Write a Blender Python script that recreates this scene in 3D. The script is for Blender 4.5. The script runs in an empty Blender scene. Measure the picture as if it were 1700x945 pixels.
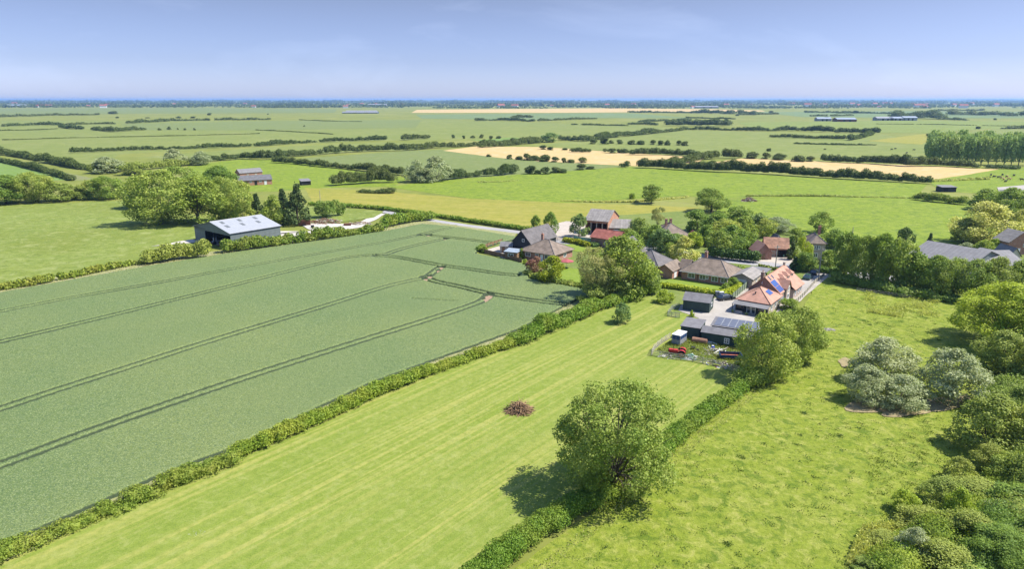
import bpy, math, random
import numpy as np
from mathutils import Vector
R = math.radians
random.seed(7)
SC = bpy.context.scene
COL = SC.collection
# ------------------------------------------------------------------ camera
PITCH = R(15.2); CH = 45.0; FP = 1133.0
cam = bpy.data.cameras.new('camera'); camo = bpy.data.objects.new('camera', cam); COL.objects.link(camo)
camo.location = (0, 0, CH); camo.rotation_euler = (math.pi/2 - PITCH, 0, 0)
cam.sensor_width = 36; cam.lens = 36*FP/1700; cam.clip_start = 1; cam.clip_end = 60000
SC.camera = camo
# ------------------------------------------------------------------ world, sun, exposure
SUN_EL, SUN_AZ = R(54), R(88)          # azimuth clockwise from +Y
world = bpy.data.worlds.new('World'); SC.world = world; world.use_nodes = True
wn, wl = world.node_tree.nodes, world.node_tree.links
bg = wn['Background']
sky = wn.new('ShaderNodeTexSky'); sky.sky_type = 'NISHITA'; sky.sun_disc = False
sky.sun_elevation = SUN_EL; sky.sun_rotation = SUN_AZ; sky.air_density = 1.0; sky.dust_density = 0.6; sky.ozone_density = 3.0
tcw = wn.new('ShaderNodeTexCoord'); sx = wn.new('ShaderNodeSeparateXYZ'); wl.new(tcw.outputs['Generated'], sx.inputs[0])
tint = wn.new('ShaderNodeMix'); tint.data_type = 'RGBA'; tint.blend_type = 'MULTIPLY'; tint.inputs['Factor'].default_value = 1
rampw = wn.new('ShaderNodeValToRGB'); wl.new(sx.outputs['Z'], rampw.inputs[0])
rampw.color_ramp.elements[0].position = 0.0; rampw.color_ramp.elements[0].color = (0.475, 0.535, .89, 1)
rampw.color_ramp.elements[1].position = 0.13; rampw.color_ramp.elements[1].color = (0.37, 0.333, 0.41, 1)
e = rampw.color_ramp.elements.new(0.5); e.color = (.78, .82, .95, 1)  # overhead sky brightened above the visible band, added as fill for the shadows
e = rampw.color_ramp.elements.new(0.05); e.color = (.365, .385, .60, 1)
wl.new(sky.outputs[0], tint.inputs['A']); wl.new(rampw.outputs[0], tint.inputs['B'])
# thin cirrus
mpw = wn.new('ShaderNodeMapping'); mpw.inputs['Location'].default_value = (1.3, .4, .2); mpw.inputs['Scale'].default_value = (2.0, 2.0, 6.0); mpw.inputs['Rotation'].default_value = (0, R(25), 0)
wl.new(tcw.outputs['Generated'], mpw.inputs[0])
nzw = wn.new('ShaderNodeTexNoise'); nzw.inputs['Scale'].default_value = 1.6; nzw.inputs['Detail'].default_value = 7; nzw.inputs['Roughness'].default_value = 0.6
nzw.inputs['Distortion'].default_value = 0.6
wl.new(mpw.outputs[0], nzw.inputs['Vector'])
crw = wn.new('ShaderNodeValToRGB'); crw.color_ramp.elements[0].position = 0.54; crw.color_ramp.elements[1].position = 1.0
crw.color_ramp.elements[1].color = (0.26, 0.26, 0.26, 1); crw.color_ramp.elements[0].color = (0, 0, 0, 1)
wl.new(nzw.outputs[0], crw.inputs[0])
mixw = wn.new('ShaderNodeMix'); mixw.data_type = 'RGBA'; wl.new(crw.outputs[0], mixw.inputs['Factor'])
wl.new(tint.outputs['Result'], mixw.inputs['A']); mixw.inputs['B'].default_value = (3.9, 4.5, 6.0, 1)
wl.new(mixw.outputs['Result'], bg.inputs[0]); bg.inputs[1].default_value = 0.128
sun = bpy.data.lights.new('sun', 'SUN'); sun.energy = 4.2; sun.angle = R(0.53); sun.color = (1.0, 0.95, 0.86)
suno = bpy.data.objects.new('sun', sun); COL.objects.link(suno); suno.location = (0, 0, 500)
sd = Vector((math.cos(SUN_EL)*math.sin(SUN_AZ), math.cos(SUN_EL)*math.cos(SUN_AZ), math.sin(SUN_EL)))
suno.rotation_euler = sd.to_track_quat('Z', 'Y').to_euler()
vs = SC.view_settings; vs.view_transform = 'Standard'; vs.look = 'None'; vs.gamma = 1; vs.exposure = 1.15
cy = SC.cycles; cy.max_bounces = 4; cy.diffuse_bounces = 3; cy.glossy_bounces = 2; cy.transmission_bounces = 3; cy.volume_bounces = 0
cy.caustics_reflective = False; cy.caustics_refractive = False

# ------------------------------------------------------------------ helpers
_cp, _sp = math.cos(PITCH), math.sin(PITCH)
def ray(px, py):
    a = (px-850)/FP; b = (472.5-py)/FP
    return (a, _cp + b*_sp, -_sp + b*_cp)
def P(px, py, z=0.0):
    """place on the level z of the site seen at that spot of the survey photograph"""
    d = ray(px, py); t = (z-CH)/d[2]
    return (d[0]*t, d[1]*t)
def depth(x, y, z=0): return y*_cp + (CH-z)*_sp
def top_z(y, py): d = ray(0, py); return CH + y*d[2]/d[1]
def tag(o, label=None, cat=None, group=None, kind=None):
    if label: o['label'] = label
    if cat: o['category'] = cat
    if group: o['group'] = group
    if kind: o['kind'] = kind
    return o
def empty(name, loc, rz=0):
    o = bpy.data.objects.new(name, None); COL.objects.link(o); o.location = loc; o.rotation_euler = (0, 0, rz); o.empty_display_size = .5
    return o
def link(name, me, mat=None, parent=None, loc=None):
    o = bpy.data.objects.new(name, me); COL.objects.link(o)
    if mat and not me.materials: me.materials.append(mat)
    if parent: o.parent = parent
    if loc: o.location = loc
    return o
def dup(root, loc, rz=0, scale=None):
    r = root.copy(); COL.objects.link(r); r.location = loc; r.rotation_euler = (0, 0, rz)
    if scale: r.scale = scale
    for ch in list(root.children):
        c = ch.copy(); COL.objects.link(c); c.parent = r
        for g in ch.children:
            d = g.copy(); COL.objects.link(d); d.parent = c
    return r
def np_mesh(name, V, Q):
    V = np.asarray(V, np.float32); Q = np.asarray(Q, np.int32)
    me = bpy.data.meshes.new(name); n = Q.shape[0]; k = Q.shape[1]
    me.vertices.add(len(V)); me.vertices.foreach_set('co', V.ravel())
    me.loops.add(n*k); me.loops.foreach_set('vertex_index', Q.ravel())
    me.polygons.add(n); me.polygons.foreach_set('loop_start', np.arange(0, n*k, k, dtype=np.int32))
    try: me.polygons.foreach_set('loop_total', np.full(n, k, np.int32))
    except Exception: pass
    me.update(calc_edges=True); return me
class MB:
    def __init__(s): s.v = []; s.f = []
    def poly(s, pts):
        i = len(s.v); s.v += [tuple(p) for p in pts]; s.f.append(tuple(range(i, i+len(pts)))); return s
    def solid(s, bot, top):
        n = len(bot); i = len(s.v); s.v += [tuple(p) for p in bot]+[tuple(p) for p in top]
        s.f.append(tuple(range(i+n-1, i-1, -1))); s.f.append(tuple(range(i+n, i+2*n)))
        for k in range(n): s.f.append((i+k, i+(k+1) % n, i+n+(k+1) % n, i+n+k))
        return s
    def box(s, x0, x1, y0, y1, z0, z1):
        c = [(x0, y0), (x1, y0), (x1, y1), (x0, y1)]
        return s.solid([(a, b, z0) for a, b in c], [(a, b, z1) for a, b in c])
    def obox(s, c, ax, ay, hx, hy, z0, z1):
        """box with horizontal axes ax, ay"""
        p = [(c[0]+ax[0]*a*hx+ay[0]*b*hy, c[1]+ax[1]*a*hx+ay[1]*b*hy) for a, b in ((-1, -1), (1, -1), (1, 1), (-1, 1))]
        return s.solid([(a, b, z0) for a, b in p], [(a, b, z1) for a, b in p])
    def slab(s, pts, t=.12): return s.solid(pts, [(a, b, c+t) for a, b, c in pts])
    def tube(s, pts, rad, seg=6):
        i0 = len(s.v); n = len(pts)
        for k, p in enumerate(pts):
            p = Vector(p); a = Vector(pts[max(k-1, 0)]); b = Vector(pts[min(k+1, n-1)]); d = (b-a).normalized()
            u = d.cross(Vector((0.3, 0.9, 0.2))).normalized(); w = d.cross(u); r = rad[k] if isinstance(rad, (list, tuple)) else rad
            for j in range(seg):
                q = p + u*r*math.cos(2*math.pi*j/seg) + w*r*math.sin(2*math.pi*j/seg); s.v.append(tuple(q))
        for k in range(n-1):
            for j in range(seg):
                a = i0+k*seg+j; b = i0+k*seg+(j+1) % seg; s.f.append((a, b, b+seg, a+seg))
        s.f.append(tuple(range(i0+seg-1, i0-1, -1))); s.f.append(tuple(range(i0+(n-1)*seg, i0+n*seg)))
        return s
    def lathe_y(s, c, prof, seg=16):
        """profile [(y, r)] turned about the y axis through c: wheels"""
        i0 = len(s.v); n = len(prof)
        for y, r in prof:
            for j in range(seg):
                t = 2*math.pi*j/seg; s.v.append((c[0]+r*math.cos(t), c[1]+y, c[2]+r*math.sin(t)))
        for k in range(n-1):
            for j in range(seg):
                a = i0+k*seg+j; b = i0+k*seg+(j+1) % seg; s.f.append((a, b, b+seg, a+seg))
        s.f.append(tuple(range(i0+seg-1, i0-1, -1))); s.f.append(tuple(range(i0+(n-1)*seg, i0+n*seg)))
        return s
    def mesh(s, name):
        me = bpy.data.meshes.new(name); me.from_pydata(s.v, [], s.f); me.validate(); me.update(); return me
    def build(s, name, mat, parent=None, smooth=False, bevel=0):
        me = s.mesh(name)
        if smooth:
            for p in me.polygons: p.use_smooth = True
        o = link(name, me, mat, parent)
        if bevel:
            m = o.modifiers.new('bevel', 'BEVEL'); m.width = bevel; m.segments = 2; m.limit_method = 'ANGLE'
        return o
ORD = ['first','second','third','fourth','fifth','sixth','seventh','eighth','ninth','tenth','eleventh','twelfth','thirteenth','fourteenth','fifteenth','sixteenth','seventeenth','eighteenth','nineteenth','twentieth','twenty-first','twenty-second','twenty-third','twenty-fourth','twenty-fifth','twenty-sixth','twenty-seventh','twenty-eighth','twenty-ninth','thirtieth']

# ------------------------------------------------------------------ materials
def newmat(name):
    m = bpy.data.materials.new(name); m.use_nodes = True; nt = m.node_tree
    return m, nt.nodes, nt.links, nt.nodes['Principled BSDF']
def mixc(N, L, fac, a, b, blend='MIX'):
    x = N.new('ShaderNodeMix'); x.data_type = 'RGBA'; x.blend_type = blend
    for s, v in (('Factor', fac), ('A', a), ('B', b)):
        if isinstance(v, bpy.types.NodeSocket): L.new(v, x.inputs[s])
        else: x.inputs[s].default_value = v if s == 'Factor' else (*v[:3], 1)
    return x.outputs['Result']
def noise(N, L, vec, scale, detail=4, rough=.55, dist=0):
    n = N.new('ShaderNodeTexNoise'); n.inputs['Scale'].default_value = scale; n.inputs['Detail'].default_value = detail
    n.inputs['Roughness'].default_value = rough; n.inputs['Distortion'].default_value = dist
    if vec: L.new(vec, n.inputs['Vector'])
    return n.outputs[0]
def rng(N, L, src, a, b, c=0., d=1.):
    m = N.new('ShaderNodeMapRange'); L.new(src, m.inputs[0]); m.inputs[1].default_value = a; m.inputs[2].default_value = b
    m.inputs[3].default_value = c; m.inputs[4].default_value = d; return m.outputs[0]
def mapping(N, L, vec, scale=(1, 1, 1), rot=(0, 0, 0), loc=(0, 0, 0)):
    m = N.new('ShaderNodeMapping'); L.new(vec, m.inputs[0]); m.inputs['Scale'].default_value = scale; m.inputs['Rotation'].default_value = rot; m.inputs['Location'].default_value = loc
    return m.outputs[0]
def plain(name, col, rough=.7, metal=0, var=.25, scale=1.5, bump=.0, spec=.3):
    m, N, L, b = newmat(name); tc = N.new('ShaderNodeTexCoord').outputs['Object']
    n = noise(N, L, tc, scale, 5, .65); n2 = noise(N, L, tc, scale*9, 3, .6)
    lo = [c*(1-var) for c in col]; hi = [min(1, c*(1+var)) for c in col]
    c = mixc(N, L, rng(N, L, n, .3, .7), lo, hi); c = mixc(N, L, rng(N, L, n2, .35, .65, 0, var), c, [v*.5 for v in col])
    L.new(c, b.inputs['Base Color']); b.inputs['Roughness'].default_value = rough; b.inputs['Metallic'].default_value = metal
    b.inputs['Specular IOR Level'].default_value = spec
    if bump:
        bp = N.new('ShaderNodeBump'); bp.inputs['Strength'].default_value = bump; bp.inputs['Distance'].default_value = .05; L.new(n2, bp.inputs['Height']); L.new(bp.outputs[0], b.inputs['Normal'])
    return m
def foliage(name, c1, c2, c3=None, trans=.38, nsc=.35):
    """leaves: every leaf its own tone between c1 and c2, branches of the crown drifting towards c3, tree to tree variation"""
    m, N, L, b = newmat(name); c3 = c3 or c2
    geo = N.new('ShaderNodeNewGeometry'); oi = N.new('ShaderNodeObjectInfo')
    tc = N.new('ShaderNodeTexCoord').outputs['Object']
    c = mixc(N, L, geo.outputs['Random Per Island'], c1, c2)
    n = noise(N, L, geo.outputs['Position'], nsc, 4, .6)
    c = mixc(N, L, rng(N, L, n, .42, .66, 0, .8), c, c3)
    hsv = N.new('ShaderNodeHueSaturation'); L.new(rng(N, L, oi.outputs['Random'], 0, 1, .485, .515), hsv.inputs['Hue']); L.new(rng(N, L, oi.outputs['Random'], 0, 1, 1.12, .88), hsv.inputs['Value']); L.new(c, hsv.inputs['Color'])
    c = hsv.outputs[0]
    L.new(c, b.inputs['Base Color']); b.inputs['Roughness'].default_value = .6; b.inputs['Specular IOR Level'].default_value = .2
    tr = N.new('ShaderNodeBsdfTranslucent'); L.new(mixc(N, L, .5, c, (.9, 1., .3), 'MULTIPLY'), tr.inputs[0])
    mx = N.new('ShaderNodeMixShader'); mx.inputs[0].default_value = trans
    L.new(b.outputs[0], mx.inputs[1]); L.new(tr.outputs[0], mx.inputs[2]); L.new(mx.outputs[0], N['Material Output'].inputs[0])
    return m
def grass(name, c1, c2, c3, patch=25., fine=1.2, stripe=None, bump=.6, bscale=2.0, tuft=None, stripe_amt=.5, dist=.15, mott=.55):
    """ground cover: large patches c1/c2, mid-size c3, fine grain; optional mown stripes along a heading"""
    m, N, L, b = newmat(name); g = N.new('ShaderNodeNewGeometry').outputs['Position']
    big = noise(N, L, g, 1/patch, 5, .6, .4); mid = noise(N, L, g, 4/patch, 6, .65, .3); fi = noise(N, L, g, fine, 5, .7); gr = noise(N, L, g, fine*5, 2, .6)
    c = mixc(N, L, rng(N, L, big, .38, .62), c1, c2)
    c = mixc(N, L, rng(N, L, mid, .45, .68, 0, .75), c, c3)
    if stripe is not None:
        # mown rows run along 'stripe' (a heading in radians)
        v = mapping(N, L, mapping(N, L, g, rot=(0, 0, -stripe)), scale=(.02, 1.3, 0))
        s1 = noise(N, L, v, 1.0, 3, .5, 0)
        v2 = mapping(N, L, mapping(N, L, g, rot=(0, 0, -stripe)), scale=(.006, .22, 0), loc=(5, 3, 0))
        s2 = noise(N, L, v2, 1.0, 2, .5, 0)
        c = mixc(N, L, rng(N, L, s1, .46, .58, 0, stripe_amt), c, [min(1, x*y) for x, y in zip(c1, (1.95, 1.42, 2.7))])
        c = mixc(N, L, rng(N, L, s2, .42, .6, 0, stripe_amt*.8), c, [x*y for x, y in zip(c2, (.7, .82, .6))])
    c = mixc(N, L, rng(N, L, fi, .42, .68, 0, mott), c, [x*y for x, y in zip(c1, (.5, .62, .4))])
    c = mixc(N, L, rng(N, L, noise(N, L, g, fine*.45, 6, .8, .6), .5, .66, 0, mott*.9), c, [min(1, x*y) for x, y in zip(c2, (1.45, 1.25, 2.2))])
    c = mixc(N, L, rng(N, L, gr, .3, .7, 0, .35), c, [min(1, x*1.5) for x in c2])
    if tuft:
        tf = noise(N, L, g, tuft[0], 8, .78, .5); c = mixc(N, L, rng(N, L, tf, tuft[1], tuft[1]+.1, 0, .85), c, tuft[2])
    L.new(c, b.inputs['Base Color']); b.inputs['Roughness'].default_value = .85; b.inputs['Specular IOR Level'].default_value = .1
    if bump:
        n3 = noise(N, L, g, bscale, 5, .75); bp = N.new('ShaderNodeBump'); bp.inputs['Strength'].default_value = bump; bp.inputs['Distance'].default_value = dist
        L.new(n3, bp.inputs['Height']); L.new(bp.outputs[0], b.inputs['Normal'])
    return m
def tiles(name, col, var=.3, row=.32, dark=.55, patch=.35, patchcol=None):
    """roof tiles: courses, tile to tile tone, lichen patches"""
    m, N, L, b = newmat(name); tc = N.new('ShaderNodeTexCoord').outputs['Object']
    n = noise(N, L, tc, .7, 6, .7); n2 = noise(N, L, tc, 4.5, 3, .7)
    c = mixc(N, L, rng(N, L, n, .35, .65), [x*(1-var) for x in col], [min(1, x*(1+var)) for x in col])
    c = mixc(N, L, rng(N, L, n2, .5, .75, 0, patch), c, patchcol or [x*dark for x in col])
    sz = N.new('ShaderNodeSeparateXYZ'); L.new(tc, sz.inputs[0])
    w = N.new('ShaderNodeMath'); w.operation = 'MULTIPLY'; L.new(sz.outputs['Z'], w.inputs[0]); w.inputs[1].default_value = 2*math.pi/(row*.55)
    s = N.new('ShaderNodeMath'); s.operation = 'SINE'; L.new(w.outputs[0], s.inputs[0])
    c = mixc(N, L, rng(N, L, s.outputs[0], .5, 1., 0, .16), c, [x*.5 for x in col])
    L.new(c, b.inputs['Base Color']); b.inputs['Roughness'].default_value = .8; b.inputs['Specular IOR Level'].default_value = .2
    bp = N.new('ShaderNodeBump'); bp.inputs['Strength'].default_value = .25; bp.inputs['Distance'].default_value = .03; L.new(s.outputs[0], bp.inputs['Height']); L.new(bp.outputs[0], b.inputs['Normal'])
    return m
def brick(name, col):
    m, N, L, b = newmat(name); tc = N.new('ShaderNodeTexCoord').outputs['Object']
    sp = N.new('ShaderNodeSeparateXYZ'); L.new(tc, sp.inputs[0]); ad = N.new('ShaderNodeMath'); L.new(sp.outputs[0], ad.inputs[0]); L.new(sp.outputs[1], ad.inputs[1])
    cb = N.new('ShaderNodeCombineXYZ'); L.new(ad.outputs[0], cb.inputs[0]); L.new(sp.outputs[2], cb.inputs[1])
    bt = N.new('ShaderNodeTexBrick'); L.new(cb.outputs[0], bt.inputs[0]); bt.inputs['Scale'].default_value = 1
    bt.inputs['Brick Width'].default_value = .235; bt.inputs['Row Height'].default_value = .075; bt.inputs['Mortar Size'].default_value = .01
    bt.inputs['Color1'].default_value = (*[c*.75 for c in col], 1); bt.inputs['Color2'].default_value = (*[c*1.25 for c in col], 1); bt.inputs['Mortar'].default_value = (.35, .32, .28, 1)
    n = noise(N, L, tc, .9, 5, .65)
    c = mixc(N, L, rng(N, L, n, .4, .7, 0, .5), bt.outputs[0], [x*.5 for x in col])
    L.new(c, b.inputs['Base Color']); b.inputs['Roughness'].default_value = .85; b.inputs['Specular IOR Level'].default_value = .15
    return m
def ribbed(name, col, axis='X', pitch=.25, rough=.5, metal=0., var=.2):
    """profiled sheet or boards with ribs along one local axis"""
    m, N, L, b = newmat(name); tc = N.new('ShaderNodeTexCoord').outputs['Object']
    sp = N.new('ShaderNodeSeparateXYZ'); L.new(tc, sp.inputs[0])
    w = N.new('ShaderNodeMath'); w.operation = 'MULTIPLY'; L.new(sp.outputs[axis], w.inputs[0]); w.inputs[1].default_value = 2*math.pi/pitch
    s = N.new('ShaderNodeMath'); s.operation = 'SINE'; L.new(w.outputs[0], s.inputs[0])
    n = noise(N, L, mapping(N, L, tc, scale=(1, 1, .3)), .8, 5, .7)
    c = mixc(N, L, rng(N, L, n, .3, .7), [x*(1-var) for x in col], [min(1, x*(1+var)) for x in col])
    c = mixc(N, L, rng(N, L, s.outputs[0], .6, 1., 0, .35), c, [x*.55 for x in col])
    L.new(c, b.inputs['Base Color']); b.inputs['Roughness'].default_value = rough; b.inputs['Metallic'].default_value = metal; b.inputs['Specular IOR Level'].default_value = .3
    return m
M = {}
M['ash'] = foliage('ash_leaves', (0.172, 0.247, 0.036), (0.348, 0.429, 0.077), (0.393, 0.429, 0.097))
M['oak'] = foliage('oak_leaves', (0.130, 0.210, 0.037), (0.243, 0.347, 0.061), (0.313, 0.371, 0.081))
M['green'] = foliage('broadleaf_leaves', (0.162, 0.241, 0.030), (0.323, 0.407, 0.056), (0.215, 0.308, 0.071))
M['bright'] = foliage('bright_leaves', (0.240, 0.320, 0.026), (0.480, 0.549, 0.046), (0.349, 0.435, 0.053))
M['yellow'] = foliage('golden_leaves', (0.260, 0.290, 0.015), (0.450, 0.460, 0.030), (0.300, 0.320, 0.020))
M['willow'] = foliage('willow_leaves', (.235, .29, .125), (.49, .52, .29), (.35, .39, .18))
M['poplar'] = foliage('poplar_leaves', (0.255, 0.355, 0.107), (0.447, 0.542, 0.184), (0.340, 0.431, 0.138))
M['palewillow'] = foliage('pale_willow_leaves', (0.344, 0.393, 0.084), (0.667, 0.636, 0.183), (0.506, 0.524, 0.154))
M['conifer'] = foliage('conifer_needles', (0.044, 0.077, 0.018), (0.116, 0.159, 0.040), (0.096, 0.140, 0.040), .1)
M['purple'] = foliage('copper_leaves', (0.138, 0.063, 0.044), (0.331, 0.169, 0.096), (0.249, 0.147, 0.073), .15)
M['olive'] = foliage('scrub_leaves', (0.166, 0.224, 0.036), (0.353, 0.413, 0.081), (0.310, 0.357, 0.074))
M['bare'] = foliage('thin_grey_leaves', (0.232, 0.257, 0.070), (0.463, 0.453, 0.153), (0.393, 0.364, 0.137))
M['blue'] = foliage('blue_green_leaves', (0.141, 0.215, 0.060), (0.301, 0.387, 0.118), (0.226, 0.323, 0.094))
M['hedge'] = foliage('hedge_leaves', (0.116, 0.205, 0.022), (0.266, 0.377, 0.042), (0.302, 0.343, 0.049), nsc=.25)
M['hedgeolive'] = foliage('hawthorn_leaves', (0.132, 0.201, 0.026), (0.287, 0.369, 0.049), (0.331, 0.335, 0.061), nsc=.3)
M['farhedge'] = foliage('far_hedge_leaves', (0.078, 0.120, 0.028), (0.164, 0.204, 0.050), (0.123, 0.153, 0.043), nsc=.08)
M['conhedge'] = foliage('clipped_hedge_leaves', (0.049, 0.103, 0.021), (0.096, 0.168, 0.026), (0.076, 0.131, 0.026), .1)
M['pasturetuft'] = foliage('pasture_blades', (0.292, 0.334, 0.044), (0.445, 0.434, 0.086), (0.240, 0.276, 0.050), nsc=.2)
M['tussock'] = foliage('tussock_blades', (0.060, 0.110, 0.015), (0.110, 0.180, 0.030), (0.090, 0.130, 0.040), nsc=.2)
M['longgrass'] = foliage('long_grass_blades', (0.240, 0.270, 0.080), (0.420, 0.400, 0.170), (0.300, 0.330, 0.080), nsc=.2)
M['weeds'] = foliage('weed_leaves', (0.140, 0.200, 0.030), (0.320, 0.360, 0.050), (0.220, 0.200, 0.050), nsc=.5)
M['rough'] = foliage('rush_blades', (0.278, 0.323, 0.070), (0.556, 0.579, 0.153), (0.463, 0.472, 0.125), nsc=.4)
M['bark'] = plain('bark', (0.120, 0.097, 0.069), .9, var=.35, scale=2)
M['barkpale'] = plain('pale_bark', (0.276, 0.239, 0.175), .9, var=.35, scale=2)
M['brick'] = brick('red_brick', (.36, .145, .085)); M['brickorange'] = brick('orange_brick', (0.442, 0.184, 0.092)); M['brickdark'] = brick('dark_brick', (.22, .115, .08))
M['brickpale'] = brick('pale_brick', (0.460, 0.368, 0.304))
M['terracotta'] = tiles('terracotta_tiles', (.39, .215, .155), .18, dark=.7); M['terracottaold'] = tiles('weathered_pantiles', (0.258, 0.143, 0.092), .4, patch=.7)
M['browntile'] = tiles('brown_concrete_tiles', (0.184, 0.143, 0.110), .3, patch=.6, patchcol=(.10, .085, .06)); M['greytile'] = tiles('grey_tiles', (0.120, 0.110, 0.106), .25, patch=.4)
M['slate'] = tiles('slate', (0.110, 0.110, 0.115), .2, patch=.35, patchcol=(.2, .19, .17)); M['redtile'] = tiles('red_tiles', (0.258, 0.092, 0.069), .3, patch=.5)
M['asbestos'] = ribbed('grey_cement_sheet', (0.216, 0.198, 0.179), 'X', .9, .8, 0, .3); M['barnroof'] = ribbed('pale_steel_sheet', (.29, .30, .315), 'X', 1.0, .45, 0, .08)
M['farmroof'] = ribbed('grey_farm_sheet', (0.156, 0.152, 0.152), 'X', 1.1, .75, 0, .2)
M['barnwall'] = ribbed('grey_green_cladding', (0.138, 0.161, 0.156), 'Z', .9, .6, 0, .15)
M['blackboard'] = ribbed('black_weatherboard', (0.032, 0.037, 0.041), 'Z', .2, .7); M['greenwood'] = ribbed('dark_green_boards', (0.041, 0.064, 0.055), 'Z', .22, .75, 0, .25)
M['felt'] = plain('roofing_felt', (.155, .15, .155), .9, var=.25, scale=.8); M['white'] = plain('white_paint', (0.690, 0.690, 0.672), .5, var=.06)
M['render'] = plain('cream_render', (0.570, 0.524, 0.442), .8, var=.15); M['glass'] = plain('window_glass', (0.046, 0.064, 0.083), .08, var=.2, spec=.9)
M['skylight'] = plain('translucent_roof_sheet', (0.120, 0.129, 0.129), .5, var=.2); M['dark'] = plain('dark_opening', (0.018, 0.018, 0.018), .9)  # near-black colour painted for the shade inside openings; also on posts, doors
M['concrete'] = plain('concrete', (.31, .285, .25), .9, var=.18, scale=.25); M['gravel'] = plain('pale_gravel', (.42, .39, .34), .95, var=.15, scale=.4)
M['farmyard'] = plain('worn_gravel', (0.368, 0.322, 0.267), .95, var=.2, scale=.3)
M['asphalt'] = plain('worn_asphalt', (0.276, 0.267, 0.258), .9, var=.12, scale=.15); M['soil'] = plain('bare_soil', (.25, .205, .105), .95, var=.35, scale=.5)
M['woodgrey'] = plain('weathered_wood', (.36, .33, .27), .85, var=.3, scale=3); M['woodbrown'] = plain('brown_fence_wood', (.22, .135, .075), .85, var=.3, scale=2)
M['woodgreen'] = ribbed('green_stained_boards', (0.184, 0.230, 0.156), 'X', .15, .8, 0, .2); M['rust'] = plain('rusted_steel', (0.156, 0.069, 0.041), .8, var=.4, scale=2)
M['red'] = plain('red_paint', (0.460, 0.032, 0.028), .4, var=.2); M['tyre'] = plain('tyre_rubber', (0.018, 0.018, 0.018), .8); M['rim'] = plain('orange_rim_paint', (0.414, 0.120, 0.046), .5)
M['silver'] = plain('silver_metal', (0.414, 0.423, 0.442), .35, .6, .1); M['navy'] = plain('blue_paint', (0.018, 0.055, 0.147), .4); M['blue'+'barrel'] = plain('blue_plastic', (0.009, 0.046, 0.386), .4)
M['carblack'] = plain('black_car_paint', (0.018, 0.020, 0.023), .2, spec=.6); M['cargreen'] = plain('dark_green_car_paint', (0.028, 0.064, 0.055), .2, spec=.6); M['cargrey'] = plain('grey_car_paint', (0.230, 0.239, 0.258), .25, spec=.6)
M['whitetarp'] = plain('dirty_white_sheet', (0.552, 0.552, 0.524), .6, var=.15, scale=3); M['greentarp'] = plain('green_tarpaulin', (0.138, 0.304, 0.221), .5, var=.2)
M['maroon'] = plain('maroon_parasol_cloth', (0.322, 0.083, 0.083), .8); M['cowblack'] = plain('black_hide', (0.018, 0.016, 0.014), .7); M['cowtan'] = plain('tan_hide', (0.414, 0.248, 0.129), .7)
M['farwall'] = plain('dull_white_sheet', (.24, .25, .265), .7)
M['panelgrey'] = plain('framed_grey_panel', (.10, .11, .14), .45, var=.15)
M['brushwood'] = plain('dry_brushwood', (.34, .22, .12), .9, var=.3, scale=4)
M['black'] = plain('black_plastic_sheet', (0.023, 0.025, 0.028), .4); M['paleroof'] = plain('pale_blue_roof_sheet', (.25, .29, .33), .5)
def solar_mat():
    m, N, L, b = newmat('solar_cells'); tc = N.new('ShaderNodeTexCoord').outputs['Object']
    n = noise(N, L, tc, 5, 2); L.new(mixc(N, L, n, (.03, .06, .19), (.06, .11, .30)), b.inputs['Base Color']); b.inputs['Roughness'].default_value = .15; return m
M['solar'] = solar_mat()

# ------------------------------------------------------------------ ground and fields
def jitter(pts, amp=.35, seed=0):
    rs = random.Random(seed); out = []
    for i, a in enumerate(pts):
        b = pts[(i+1) % len(pts)]; d = math.hypot(b[0]-a[0], b[1]-a[1]); dist = max(60, min(a[1], b[1])); st = max(1.5, dist*.02)
        n = max(1, min(60, int(d/st))); nx, ny = -(b[1]-a[1])/max(d, .01), (b[0]-a[0])/max(d, .01)
        out.append(a)
        for k in range(1, n):
            t = k/n; j = rs.uniform(-1, 1)*amp*min(1, st/4); out.append((a[0]+(b[0]-a[0])*t+nx*j, a[1]+(b[1]-a[1])*t+ny*j))
    return out
_z = [0.0]
def patch(name, px, mat, label=None, z=None, amp=.5, world=False, smooth_edges=True):
    pts = [p if world else P(*p) for p in px]
    if amp: pts = jitter(pts, amp, len(name)+len(px))
    if z is None: _z[0] += .006; z = _z[0]
    me = bpy.data.meshes.new(name); me.from_pydata([(x, y, z) for x, y in pts], [], [tuple(range(len(pts)))]); me.update()
    if me.polygons[0].normal.z < 0: me.flip_normals()
    o = link(name, me, mat); tag(o, label, kind='structure'); return o
HEAD = math.atan2(P(960, 515)[1]-P(390, 755)[1], P(960, 515)[0]-P(390, 755)[0])   # heading of the mown strips
G = {}
G['far'] = grass('far_farmland', (0.142, 0.161, 0.032), (0.166, 0.178, 0.040), (0.121, 0.142, 0.025), 260, .02, bump=0)
G['crop'] = grass('pale_crop', (0.127, 0.158, 0.036), (0.151, 0.175, 0.042), (0.114, 0.148, 0.032), 120, .08, stripe=R(20), stripe_amt=.3, bump=.3, bscale=.8)
G['farblue'] = grass('blue_green_crop', (0.110, 0.155, 0.055), (0.130, 0.170, 0.068), (0.100, 0.140, 0.047), 120, .08, bump=0)
G['rough'] = grass('rough_pasture', (0.126, 0.151, 0.025), (0.163, 0.200, 0.045), (0.103, 0.145, 0.027), 40, .5, tuft=(.12, .6, (0.072, 0.103, 0.023)), bump=.8, bscale=.7, mott=.85)
G['yellow'] = grass('dry_hay_meadow', (0.212, 0.200, 0.034), (0.172, 0.181, 0.027), (0.252, 0.223, 0.061), 45, .3, stripe=R(-12), stripe_amt=.3, bump=.3)
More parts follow.
